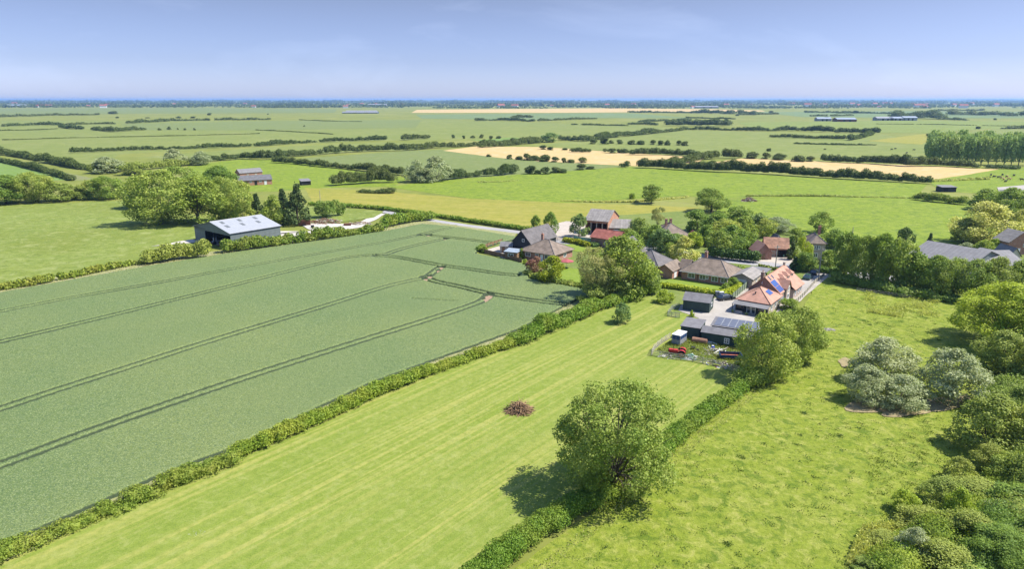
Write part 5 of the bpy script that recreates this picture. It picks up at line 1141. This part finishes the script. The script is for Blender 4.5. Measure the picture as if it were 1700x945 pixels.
# --- farm sheds on the right
a, b_ = P(1511, 422, 4.5), P(1612, 441, 4.5)
B = Bld('farm_shed', 'wide grey sheeted farm shed behind the tree belt', 'barn', a, b_, 17); B.walls('barnwall', 4.5, 7.2, 'x'); B.roof('farmroof', 4.5, 7.2, 'x', over=.4); B.door('l', 3, 5, 3.8, 'dark', 'opening')
a, b_ = P(1603, 424, 4.5), P(1632, 430, 4.5)
B = Bld('farm_shed', 'narrow grey roofed shed joined behind the wide shed', 'barn', a, b_, 12); B.walls('barnwall', 4.2, 6.0, 'x'); B.roof('farmroof', 4.2, 6.0, 'x', over=.3); B.door('r', 4, 3, 3.2, 'dark', 'opening')
a, b_ = P(1622, 442, 4), P(1705, 441, 4)
B = Bld('farm_shed', 'long low grey roofed shed at the right edge behind the belt', 'barn', a, b_, 14); B.walls('barnwall', 4, 6.4, 'x'); B.roof('farmroof', 4, 6.4, 'x', over=.3); B.window('f', 4, 2, 1, 2)
a, b_ = P(1672, 419, 1.0), P(1716, 418, 1.0)
B = Bld('brick_farmhouse', 'red brick farmhouse gable at the right edge', 'house', a, b_, 6); B.walls('brick', 4.0, 7.0, 'y'); rf = B.roof('asbestos', 4.0, 7.0, 'y', over=.2); B.window('f', B.L*.55, 1.1, 1.1, 2.4); B.door('f', 3, 1, 2.1, 'white')
a, b_ = P(1676, 424, 3.6), P(1694, 424, 3.6)
B = Bld('gabled_annexe', 'cream weatherboarded gable in front of the brick farmhouse', 'outbuilding', a, b_, 6); B.walls('render', 3.6, 5.6, 'y'); B.roof('farmroof', 3.6, 5.6, 'y'); B.window('f', B.L*.4, 1, 1, 1.5)
a, b_ = P(1563, 319), P(1587, 319)
B = Bld('field_shed', 'low dark shed with pale roof among the round topped bushes', 'shed', a, b_, 5); B.walls('blackboard', 2.4); B.roof('farmroof', 2.4, 2.8, 'mono'); B.door('f', 1, 2, 1.9, 'dark', 'opening')
a, b_ = P(1672, 330), P(1715, 330)
B = Bld('cattle_shed', 'dark low cattle shed beside the concrete apron', 'shed', a, b_, 6); B.walls('navy', 3); B.roof('farmroof', 3, 3.4, 'mono'); B.door('f', 2, 3, 2.4, 'dark', 'opening')
# silage clamp: a black sheet weighed down by tyres
x, y = P(1698, 372); r = empty('silage_clamp', (x, y, 0), .9); tag(r, 'black sheeted silage clamp dotted with pale tyres at the right edge', 'silage clamp')
n1, n2 = 26, 12; Vs = []; Qs = []
for i in range(n1):
    for j in range(n2): tx, ty = i/(n1-1), j/(n2-1); Vs.append(((tx-.5)*44, (ty-.5)*13, 2.4*min(1, 4*tx, 4*(1-tx))*min(1, 3.5*ty, 3.5*(1-ty))+.05*math.sin(i*2.1+j)))
for i in range(n1-1):
    for j in range(n2-1): q0 = i*n2+j; Qs.append((q0, q0+n2, q0+n2+1, q0+1))
link('sheet', np_mesh('sheet', Vs, Qs), M['black'], r)
ty = MB(); ty.lathe_y((0, 0, 0), [(-.1, .25), (-.11, .4), (.11, .4), (.1, .25)], 8); tm_ = ty.mesh('tyre'); tm_.materials.append(M['silver'])
for k in range(70):
    i, j = random.randrange(2, n1-2), random.randrange(1, n2-1); p = Vs[i*n2+j]; t = link('tyre', tm_, parent=r); t.location = (p[0]+random.uniform(-.8, .8), p[1]+random.uniform(-.4, .4), p[2]+.12); t.rotation_euler = (math.pi/2, 0, 0)
# --- far buildings
def far_shed(px, py, l, w, h, rh, label, name='far_barn', wm='farwall', rm='paleroof', rz=0):
    x, y = P(px, py); B = Bld(name, label, 'barn', (x, y), (x+math.cos(rz), y+math.sin(rz)), w, L=l); B.walls(wm, h, rh, 'x'); B.roof(rm, h, rh, 'x', over=.5, t=.2); B.door('f', l*.3, l*.12, h*.8, 'dark', 'opening'); B.door('f', l*.6, l*.12, h*.8, 'dark', 'opening')
far_shed(568, 188, 118, 20, 3, 5.5, 'long white poultry house in the far fields', rm='farwall', wm='navy')
far_shed(574, 186, 112, 20, 3, 5.5, 'second long white poultry house directly behind the first', rm='farwall')
far_shed(1357, 201, 30, 16, 5, 8, 'dark far barn left of the pale farm sheds'); far_shed(1390, 202, 40, 24, 5, 8, 'large far barn with pale blue roof', wm='rust', rm='paleroof'); far_shed(1456, 200, 36, 20, 5, 8, 'far cream barn at the left of the white farm', wm='farwall', rm='farwall'); far_shed(1478, 200, 32, 20, 5, 8, 'far white barn in the middle of the white farm'); far_shed(1500, 200, 30, 18, 6, 9, 'far pale barn at the right of the white farm', wm='paleroof')
far_shed(1155, 179.5, 120, 50, 7, 11, 'very long white warehouse near the horizon', rm='farwall'); far_shed(10, 177.5, 110, 40, 10, 15, 'pale blue roofed warehouse near the horizon at the left'); far_shed(60, 177, 90, 40, 9, 13, 'low brown roofed warehouse near the horizon at the left', wm='brickpale', rm='redtile'); far_shed(610, 176, 130, 30, 10, 14, 'pale warehouse near the horizon left of centre', rm='farwall')
hs = MB(); hs.solid([(-6, -4, 0), (6, -4, 0), (6, 4, 0), (-6, 4, 0)], [(-6, -4, 6), (6, -4, 6), (6, 4, 6), (-6, 4, 6)]); hw_ = hs.mesh('house_wall'); hw_.materials.append(M['white'])
hs = MB(); hs.solid([(-6.4, -4.6, 5.9), (-6.4, 4.6, 5.9), (-6.4, 0, 9.5)], [(6.4, -4.6, 5.9), (6.4, 4.6, 5.9), (6.4, 0, 9.5)]); hr_ = hs.mesh('house_roof'); hr_.materials.append(M['redtile'])
for i in range(46):
    px = random.choice([random.uniform(5, 440), random.uniform(560, 720), random.uniform(800, 1100), random.uniform(1100, 1690), random.uniform(1400, 1690)]); py = random.uniform(173.5, 179.5)
    x, y = P(px, py); r = empty('far_house', (x, y, 0), random.uniform(-.6, .6)); s_ = random.uniform(1.2, 2.6); r.scale = (s_*1.3, s_, s_*.9); tag(r, 'tiny pale house among the woods near the horizon', 'house', 'tiny houses near the horizon'); link('wall', hw_, parent=r); link('roof', hr_, parent=r)
# ------------------------------------------------------------------ fences, gates, poles
def fence(px, h, name, label, post=2.0, rails=(.35, .7, 1.05), mat='woodgrey', board=None, world=False, pr=.05, cat='fence'):
    pts = [p if world else P(*p) for p in px]; r = empty(name, (pts[0][0], pts[0][1], 0)); tag(r, label, cat); o = pts[0]; pts = [(x-o[0], y-o[1]) for x, y in pts]
    pm = MB(); pm.box(-pr, pr, -pr, pr, 0, h+.08); pme = pm.mesh('post'); pme.materials.append(M[mat]); n_ = 0
    for a, b in zip(pts[:-1], pts[1:]):
        d = math.hypot(b[0]-a[0], b[1]-a[1]); n = max(1, round(d/post)); ax = ((b[0]-a[0])/d, (b[1]-a[1])/d); ay = (-ax[1], ax[0])
        for k in range(n):
            t = k/n; p = link('post', pme, parent=r); p.location = (a[0]+(b[0]-a[0])*t, a[1]+(b[1]-a[1])*t, 0); p.rotation_euler = (0, 0, math.atan2(ax[1], ax[0])); n_ += 1
            c = (a[0]+(b[0]-a[0])*(k+.5)/n+ay[0]*(pr+.02), a[1]+(b[1]-a[1])*(k+.5)/n+ay[1]*(pr+.02)); m = MB()
            if board: m.obox(c, ax, ay, d/n/2, .02, .05, h); m.build('board_panel', M[board], r)
            else:
                for z in rails: m.obox(c, ax, ay, d/n/2-.02, .02, z-.05, z+.05)
                m.build('rails', M[mat], r)
    p = link('post', pme, parent=r); p.location = (*pts[-1], 0)
fence([(1112,563),(1098,572),(1085,583),(1081,592),(1110,597),(1150,602),(1200,612),(1245,626)], 1.25, 'rail_fence', 'weathered post and rail fence round the weedy yard', 2.0, (.3, .6, .9, 1.2))
fence([(1108,526),(1128,529)], 1.2, 'wire_gate', 'thin grey wire gate beside the sapling', 1.0, (.2, .45, .7, .95, 1.15), 'cargrey', pr=.03, cat='gate')
fence([(1108,526),(1116,516),(1127,512)], 1.2, 'wire_fence', 'thin wire fence between the meadow and the green shed', 1.5, (.4, .8, 1.15), 'cargrey', pr=.03)
fence([(1216,500),(1232,486),(1250,471),(1266,458)], 1.8, 'board_fence', 'tall green stained board fence between the bungalow and the tiled house', 2.0, board='woodgreen', mat='woodgreen')
fence([(1194,498),(1216,500)], 1.4, 'picket_fence', 'dark paling fence behind the parked black car', 1.2, board='cargrey', mat='black')
fence([(797,416),(800,420),(830,427),(866,437)], 1.3, 'board_fence', 'brown close boarded fence along the wheat by the patio', 2.0, board='woodbrown', mat='woodbrown')
fence([(797,416),(815,409),(834,403)], 1.3, 'board_fence', 'brown close boarded fence on the lane side of the patio', 2.0, board='woodbrown', mat='woodbrown')
fence([(900,392),(925,401),(960,402)], 1.2, 'rail_fence', 'brown rail fence beside the barn yard', 2.5, (.4, .8, 1.1), 'woodbrown')
fence([(952,400),(985,404)], 1.6, 'board_fence', 'pale green board fence in front of the red brick barn', 2.2, board='greentarp', mat='woodgrey')
fence([(1318,508),(1335,492),(1352,472),(1368,460)], 1.1, 'board_fence', 'pale weathered board fence between the pasture and the drive', 1.8, board='woodgrey', mat='woodgrey')
fence([(1422,485),(1445,488),(1475,492),(1510,497)], 1.0, 'wire_fence', 'post and wire fence in the shade of the tree belt', 3.5, (.5, .9), 'woodgrey')
def pole(px, py, top, label, arm=True):
    x, y = P(px, py); h = top_z(y, top); r = empty('utility_pole', (x, y, 0), random.uniform(-.5, .5)); tag(r, label, 'pole'); m = MB(); m.tube([(0, 0, 0), (0, 0, h)], [.16, .11], 8); m.build('post', M['woodgrey'], r)
    if arm: m = MB(); m.box(-.9, .9, -.06, .06, h-.7, h-.58); m.build('crossarm', M['woodgrey'], r); m = MB(); [m.tube([(s_, 0, h-.58), (s_, 0, h-.4)], .05, 6) for s_ in (-.8, 0.25, .8)]; m.build('insulators', M['white'], r)
pole(1287, 446, 407, 'utility pole beside the lane in front of the cart shed'); pole(1359, 460, 411, 'utility pole at the drive of the tiled house'); pole(532, 338, 316, 'lone pole in the hay meadow left of centre', False); pole(914, 412, 384, 'utility pole behind the mottled bungalow roof'); pole(1585, 441, 426, 'short dark post standing at the grey farm roofs', False); pole(1415, 390, 377, 'small post in the back pasture behind the tree belt', False)
# clipped hedges
def clipped(px, h, w, mat, label, seed=1): hedge(px, h, w, mat, label, name='clipped_hedge', bump=.04, seed=seed, cover=2.2, minleaf=.18)
clipped([(1182,428),(1205,431),(1230,434),(1254,437)], 3.4, 3.0, 'conhedge', 'tall dark clipped hedge across the lane', 101)
clipped([(938,403),(958,406),(977,411)], 1.8, 2.0, 'yellow', 'golden clipped hedge on the lawn', 102)
clipped([(980,410),(992,411)], 1.6, 2.2, 'blue', 'short grey green clipped hedge beside the golden one', 103)
clipped([(1093,478),(1130,482),(1165,488),(1200,492),(1218,486),(1236,470)], 1.5, 1.8, 'bright', 'clipped garden hedge round the bungalow lawn', 104)
hedge([(1212,448),(1235,453),(1258,458),(1272,462)], 1.4, 2.0, 'green', 'flowering front garden hedge of the long bungalow', bump=.3, seed=105)
hedge([(1330,452),(1350,452),(1380,455),(1400,460)], 1.8, 2.5, 'oak', 'roadside hedge beyond the parked cars', bump=.3, seed=106)
hedge([(875,458),(905,470),(940,476),(985,482)], 1.6, 2.2, 'oak', 'dark hedge between the wheat and the small bright lawn', bump=.3, seed=107)
hedge([(795,418),(800,416)], 1.8, 2.0, 'green', 'bush at the wheat side tip of the patio fence', cat='bush', name='bush', bump=.3, seed=108)
hedge([(1262,445),(1290,450),(1310,455)], .9, 1.5, 'weeds', 'low garden border behind the tiled house', cat='garden border', name='garden_border', bump=.3, seed=109)
# ------------------------------------------------------------------ vehicles and yard things
def wheels(r, pos, rad, wd, tyre='tyre', rim='silver'):
    for (x, y) in pos:
        t = MB(); t.lathe_y((x, y, rad), [(-wd/2, rad*.6), (-wd/2, rad*.93), (-wd*.35, rad), (wd*.35, rad), (wd/2, rad*.93), (wd/2, rad*.6)]); to = t.build('wheel', M[tyre], r); q = MB(); q.lathe_y((x, y, rad), [(-wd/2-.01, rad*.2), (-wd/2-.01, rad*.58), (wd/2+.01, rad*.58), (wd/2+.01, rad*.2)]); q.build('rim', M[rim], to)
def car(loc, rz, mat, label):
    r = empty('parked_car', (*loc, 0), rz); tag(r, label, 'car'); m = MB()
    pf = [(-2.1, .35), (2.1, .35), (2.15, .75), (1.2, .95), (-1.9, 1.0), (-2.15, .8)]
    m.solid([(x, -.86, z) for x, z in pf][::-1], [(x, .86, z) for x, z in pf][::-1]); m.build('body', M[mat], r, bevel=.06)
    g = MB(); b4 = [(-1.75, -.78, .98), (1.15, -.78, .95), (1.15, .78, .95), (-1.75, .78, .98)]; t4 = [(-1.35, -.62, 1.42), (.45, -.62, 1.45), (.45, .62, 1.45), (-1.35, .62, 1.42)]; g.solid(b4, t4); g.build('windows', M['glass'], r)
    q = MB(); q.solid([(x, y, z+.003) for x, y, z in t4], [(x*.95, y*.93, z+.05) for x, y, z in t4]); q.build('roof', M[mat], r); wheels(r, [(-1.3, -.8), (-1.3, .8), (1.3, -.8), (1.3, .8)], .32, .2)
    for y in (-.6, .6): h_ = MB(); h_.box(2.12, 2.17, y-.17, y+.17, .62, .74); h_.build('headlight', M['white'], r)
hd = math.atan2(u[1], u[0])
car(P(1341, 464), hd, 'cargreen', 'dark green car parked on the drive, nearer of the two'); car(P(1352, 456), hd, 'carblack', 'black car parked on the drive, farther of the two')
car(P(1205, 499), .35, 'carblack', 'black car parked between the green shed and the board fence'); car(P(1309, 427), .1, 'greentarp', 'pale green car parked in front of the cart shed')
# tractor
def tractor(loc, rz):
    r = empty('tractor', (*loc, 0), rz); tag(r, 'old red tractor with orange wheel rims in the weedy yard', 'tractor')
    m = MB(); m.box(.1, 1.75, -.3, .3, .75, 1.3); m.build('bonnet', M['red'], r, bevel=.08); m = MB(); m.box(1.76, 1.82, -.26, .26, .8, 1.25); m.build('grille', M['black'], r)
    m = MB(); m.box(-.9, .2, -.25, .25, .5, .95); m.box(.2, 1.6, -.18, .18, .5, .75); m.build('chassis', M['rust'], r); m = MB(); m.tube([(.9, .15, 1.3), (.9, .15, 1.95)], .04, 6); m.build('exhaust', M['black'], r)
    m = MB(); m.box(-.75, -.3, -.25, .25, 1.0, 1.1); m.box(-.8, -.72, -.25, .25, 1.1, 1.4); m.build('seat', M['black'], r); m = MB(); m.tube([(.15, 0, 1.2), (-.1, 0, 1.5)], .025, 5); m.lathe_y((-.1, 0, 1.5), [(-.02, .2), (.02, .2)], 12); m.build('steering_wheel', M['black'], r)
    for s_ in (-1, 1):
        m = MB(); pts = [(-.6+.78*math.cos(t), .72+.78*math.sin(t)) for t in np.linspace(.15, 2.6, 8)]
        for (x0, z0), (x1, z1) in zip(pts[:-1], pts[1:]): m.slab([(x0, s_*.72-.22, z0), (x1, s_*.72-.22, z1), (x1, s_*.72+.22, z1), (x0, s_*.72+.22, z0)], .05)
        m.build('mudguard', M['red'], r)
    wheels(r, [(-.6, -.72), (-.6, .72)], .68, .34, rim='rim'); wheels(r, [(1.35, -.6), (1.35, .6)], .38, .2, rim='rim')
    m = MB()
tractor(P(1126, 592), math.pi-.35)
# old van body
x, y = P(1127, 572); r = empty('old_van', (x, y, 0), .92); r.scale = (.72, .85, .95); tag(r, 'derelict boxy van with white roof and dark blue windows beside the workshop', 'van')
m = MB(); m.box(-2.1, 2.1, -1.0, 1.0, .45, 1.5); m.box(-2.1, 2.1, -.97, .97, 1.5, 2.25); m.build('body', M['cargrey'], r, bevel=.06); m = MB(); m.box(-2.2, 2.15, -1.05, 1.05, 2.36, 2.48); m.build('roof', M['white'], r, bevel=.05)
m = MB(); m.box(-2.14, -2.09, -.85, -.05, 1.5, 2.25); m.box(-2.14, -2.09, .05, .85, 1.5, 2.25); m.build('windscreen', M['navy'], r)
for k in range(3):
    for s_ in (-1, 1): m = MB(); m.box(-1.8+k*1.3, -.75+k*1.3, s_*.98-.03, s_*.98+.03, 1.55, 2.2); m.build('side_window', M['navy'], r)
wheels(r, [(-1.4, -.9), (-1.4, .9), (1.4, -.9), (1.4, .9)], .38, .22)
# trailer, tank, boat, barrel, boards, sheets
x, y = P(1212, 597); r = empty('trailer', (x, y, 0), -.12); tag(r, 'open dark blue trailer with rusty floor beside the maple', 'trailer')
for nm, bx in (('side_board', (-1.9, 1.9, -.95, -.88)), ('side_board', (-1.9, 1.9, .88, .95)), ('end_board', (-1.9, -1.83, -.88, .88)), ('end_board', (1.83, 1.9, -.88, .88))): m = MB(); m.box(*bx, .6, 1.15); m.build(nm, M['navy'], r)
m = MB(); m.box(-1.83, 1.83, -.88, .88, .55, .62); m.build('floor', M['rim'], r); m = MB(); m.box(-3.0, -1.9, -.05, .05, .5, .6); m.build('drawbar', M['rust'], r); wheels(r, [(.2, -1.05), (.2, 1.05)], .33, .18)
x, y = P(1161, 572); r = empty('old_tank', (x, y, 0), -.35); tag(r, 'rusty brown cylindrical tank lying in the weeds', 'tank'); m = MB(); m.tube([(-1.5, 0, .75), (-1.35, 0, .75), (1.35, 0, .75), (1.5, 0, .75)], [.35, .6, .6, .35], 16); m.build('barrel', M['terracottaold'], r, smooth=False); m = MB(); m.box(-.9, -.75, -.5, .5, 0, .3); m.box(.75, .9, -.5, .5, 0, .3); m.build('cradle', M['rust'], r)
x, y = P(1184, 573); r = empty('small_boat', (x, y, 0), -.25); tag(r, 'small upturned white boat beside the workshop wall', 'boat')
Vs = []; Qs = []
for i in range(13):
    t = i/12; w_ = .75*math.sin(math.pi*min(1, t*.8+.12))**.6*(1 if t < .75 else 1-(t-.75)*3.2); hh = .75*(1-.25*t)
    for j in range(9): th = math.pi*j/8; Vs.append((-1.9+3.8*t, w_*math.cos(th), .1+hh*math.sin(th)*(1 if t < .9 else .6)))
for i in range(12):
    for j in range(8): q0 = i*9+j; Qs.append((q0, q0+9, q0+10, q0+1))
link('hull', np_mesh('hull', Vs, Qs), M['whitetarp'], r); m = MB(); m.box(-1.7, 1.5, -.03, .03, .86, .92); m.build('keel', M['woodgrey'], r)
x, y = P(1183, 582); r = empty('barrel', (x, y, 0)); tag(r, 'bright blue plastic barrel in the weedy yard', 'barrel'); m = MB(); m.tube([(0, 0, 0), (0, 0, .1), (0, 0, .45), (0, 0, .8), (0, 0, .9)], [.26, .3, .33, .3, .26], 14); m.build('drum', M['bluebarrel'], r); m = MB(); m.tube([(0, 0, .9), (0, 0, .95)], .2, 12); m.build('lid', M['white'], r)
heap(1194, 586, 2.2, .7, 40, ['woodgrey', 'whitetarp'], 'board_stack', 'untidy stack of grey boards in the weedy yard', 12, 'timber stack', ln=3.2, th=.14)
heap(1178, 590, 2.0, .4, 16, ['woodgrey'], 'pole_stack', 'long grey poles lying in the weeds behind the tractor', 13, 'timber stack', ln=4.5, th=.09)
heap(1147, 596, 1.3, .9, 30, ['greentarp', 'whitetarp'], 'crumpled_sheet', 'crumpled green and white sheeting beside the tractor', 14, 'tarpaulin', ln=1.6, th=.2)
heap(1192, 605, 2.5, .5, 60, ['whitetarp', 'woodgrey', 'rust'], 'scrap_heap', 'pale scrap along the inside of the paddock fence', 15, 'scrap heap', ln=1.3, th=.13)
heap(1108, 593, 1.6, .4, 30, ['woodgrey', 'whitetarp'], 'scrap_heap', 'small pale scrap heap in the corner of the paddock fence', 16, 'scrap heap', ln=1.2, th=.1)
for i, (px, py, n_, lb) in enumerate(((1150, 582, 3, 'stack of black tyres left of the rusty tank'), (1158, 584, 2, 'short stack of black tyres below the rusty tank'), (1224, 607, 3, 'stack of tyres in the shade of the maple'))):
    x, y = P(px, py); r = empty('tyre_stack', (x, y, 0)); tag(r, lb, 'tyres', 'tyre stacks in the weedy yard')
    for k in range(n_): t = link('tyre', tm2 if i or k else (lambda mm: mm)(MB().lathe_y((0, 0, 0), [(-.11, .22), (-.12, .3), (-.1, .38), (.1, .38), (.12, .3), (.11, .22)], 14).mesh('tyre')), M['tyre'] if not (i or k) else None, parent=r); tm2 = t.data; t.location = (random.uniform(-.05, .05), 0, .12+k*.23); t.rotation_euler = (math.pi/2, 0, 0)
for i, (px, py) in enumerate(((1197, 494), (1191, 493))):
    x, y = P(px, py); m = MB(); m.box(-.5, .5, -.4, .4, .12, 1.3); m.box(-.54, .54, -.44, .44, 1.3, 1.38); m.box(-.4, -.3, -.3, .3, 0, .12); m.box(.3, .4, -.3, .3, 0, .12); o = m.build('storage_bin', M['whitetarp' if i == 0 else 'cargrey']); o.location = (x, y, 0); tag(o, ['white storage bin behind the green shed', 'grey storage bin behind the green shed'][i], 'bin')
# ------------------------------------------------------------------ weeds, long grass, tussocks
tufts([(1090,584),(1125,562),(1170,566),(1240,585),(1245,612),(1200,606),(1110,594)], 17000, .1, .26, .65, 'weeds', 'weeds', 'tall yellow green weeds in the paddock yard', 1)
tufts([(0,918),(270,793),(390,744),(620,636),(858,550),(958,499),(962,515),(860,566),(620,655),(390,762),(200,848),(0,938)], 26000, .10, .26, .55, 'longgrass', 'long_grass', 'pale long grass along the hedge beside the wheat', 2)
tufts([(0,482),(120,457),(300,428),(560,392),(700,369),(760,374),(762,380),(700,377),(560,402),(300,438),(120,469),(0,492)], 12000, .15, .4, .5, 'longgrass', 'long_grass', 'pale long grass along the far edge of the wheat', 3)
tufts([(820,985),(900,935),(1000,860),(1060,800),(1140,735),(1250,650),(1310,610),(1330,610),(1250,665),(1150,755),(1060,830),(1000,880),(900,960)], 26000, .10, .26, .45, 'longgrass', 'long_grass', 'long grass at the foot of the hedge beside the pasture', 4)
tufts([(1430,486),(1480,482),(1560,500),(1560,530),(1500,530),(1440,520)], 7000, .15, .4, .8, 'rough', 'rushes', 'patch of grey green rushes in the upper pasture', 5, clump=26)
tufts([(1400,945),(1430,880),(1500,870),(1530,945)], 9000, .12, .3, .9, 'rough', 'rushes', 'rushes at the edge of the lower right scrub', 6, clump=30)
tufts([(870,985),(1010,860),(1150,750),(1300,640),(1380,560),(1380,480),(1560,530),(1640,700),(1600,760),(1480,900),(1450,985)], 90000, .07, .16, .13, 'pasturetuft', 'grass_tussocks', 'fine uneven blades of grass all over the pasture', 7)
tufts([(870,985),(1010,860),(1150,750),(1300,640),(1380,560),(1380,480),(1560,530),(1640,700),(1600,760),(1480,900),(1450,985)], 50000, .08, .19, .22, 'tussock', 'grass_tussocks', 'darker tussocks of grass scattered over the pasture', 77, clump=2600)
tufts([(1440,760),(1560,690),(1600,760),(1540,820),(1480,880),(1430,900)], 9000, .1, .22, .22, 'weeds', 'grass_tussocks', 'yellow green tussocks at the edge of the scrub', 8, clump=1500)
# ------------------------------------------------------------------ cattle
def cow(mat):
    V = []; E = []; rad = []
    def chain(pts, start=None):
        prev = start
        for (x, y, z, r) in pts:
            V.append((x, y, z)); rad.append(r); i = len(V)-1
            if prev is not None: E.append((prev, i))
            prev = i
        return prev
    chain([(0, 0, 1.0, .36), (.45, 0, 1.02, .34), (.8, 0, 1.1, .28), (1.1, 0, 1.15, .18), (1.35, 0, 1.0, .15), (1.6, 0, .85, .09)])
    chain([(-.45, 0, 1.05, .35), (-.8, 0, 1.1, .26), (-1.0, 0, 1.0, .07), (-1.05, 0, .6, .03)], 0)
    for s_ in (-1, 1):
        chain([(.6, s_*.2, .8, .14), (.62, s_*.22, .45, .07), (.6, s_*.22, .04, .06)], 1); chain([(-.7, s_*.2, .85, .16), (-.62, s_*.22, .6, .1), (-.8, s_*.22, .4, .06), (-.74, s_*.22, .04, .06)], 7)
    me = bpy.data.meshes.new('cow'); me.from_pydata(V, E, []); o = bpy.data.objects.new('cow', me); COL.objects.link(o); mo = o.modifiers.new('skin', 'SKIN')
    for i, r in enumerate(rad): me.skin_vertices[0].data[i].radius = (r, r)
    me.skin_vertices[0].data[0].use_root = True; bpy.context.view_layer.update(); dg = bpy.context.evaluated_depsgraph_get(); nm = bpy.data.meshes.new_from_object(o.evaluated_get(dg)); o.modifiers.clear(); o.data = nm; nm.materials.clear(); nm.materials.append(M[mat])
    for p in nm.polygons: p.use_smooth = True
    return o
cb_, ct_ = cow('cowblack'), cow('cowtan'); first = {0: True, 1: True}
COWS = [(1645,292,0),(1650,295,0),(1657,296,0),(1662,297,1),(1666,299,1),(1664,292,0),(1671,295,1),(1669,303,0),(1683,293,0),(1696,300,0),(1480,249,0),(1486,248,0),(1517,250,0),(1505,255,0),(1369,249,0),(1640,297,0),(1675,299,1)]
for i, (px, py, t) in enumerate(COWS):
    src = ct_ if t else cb_; o = src if first[t] else src.copy(); 
    if not first[t]: COL.objects.link(o)
    first[t] = False; x, y = P(px, py); o.location = (x, y, 0); o.rotation_euler = (0, 0, random.uniform(0, 6.28)); far = py < 260
    tag(o, ('tan cow grazing in the herd at the right edge' if t else 'black cow standing in the distant green field') if (t or far) else 'black cow standing in the herd at the right edge', 'cow', 'cattle out on the pastures')

# ------------------------------------------------------------------ haze
hz = MB(); hz.box(-21500, 21500, -250, 25500, -3, 62)
def haze():
    m = bpy.data.materials.new('haze_air'); m.use_nodes = True; N = m.node_tree.nodes; N.remove(N['Principled BSDF'])
    v = N.new('ShaderNodeVolumePrincipled'); v.inputs['Color'].default_value = (.36, .60, 1, 1); v.inputs['Density'].default_value = HAZE; v.inputs['Anisotropy'].default_value = .2
    m.node_tree.links.new(v.outputs[0], N['Material Output'].inputs['Volume']); return m
HAZE = .00006
ho = hz.build('haze', haze()); tag(ho, kind='stuff')
print('objects', len(bpy.data.objects), 'faces', sum(len(m.polygons) for m in bpy.data.meshes))
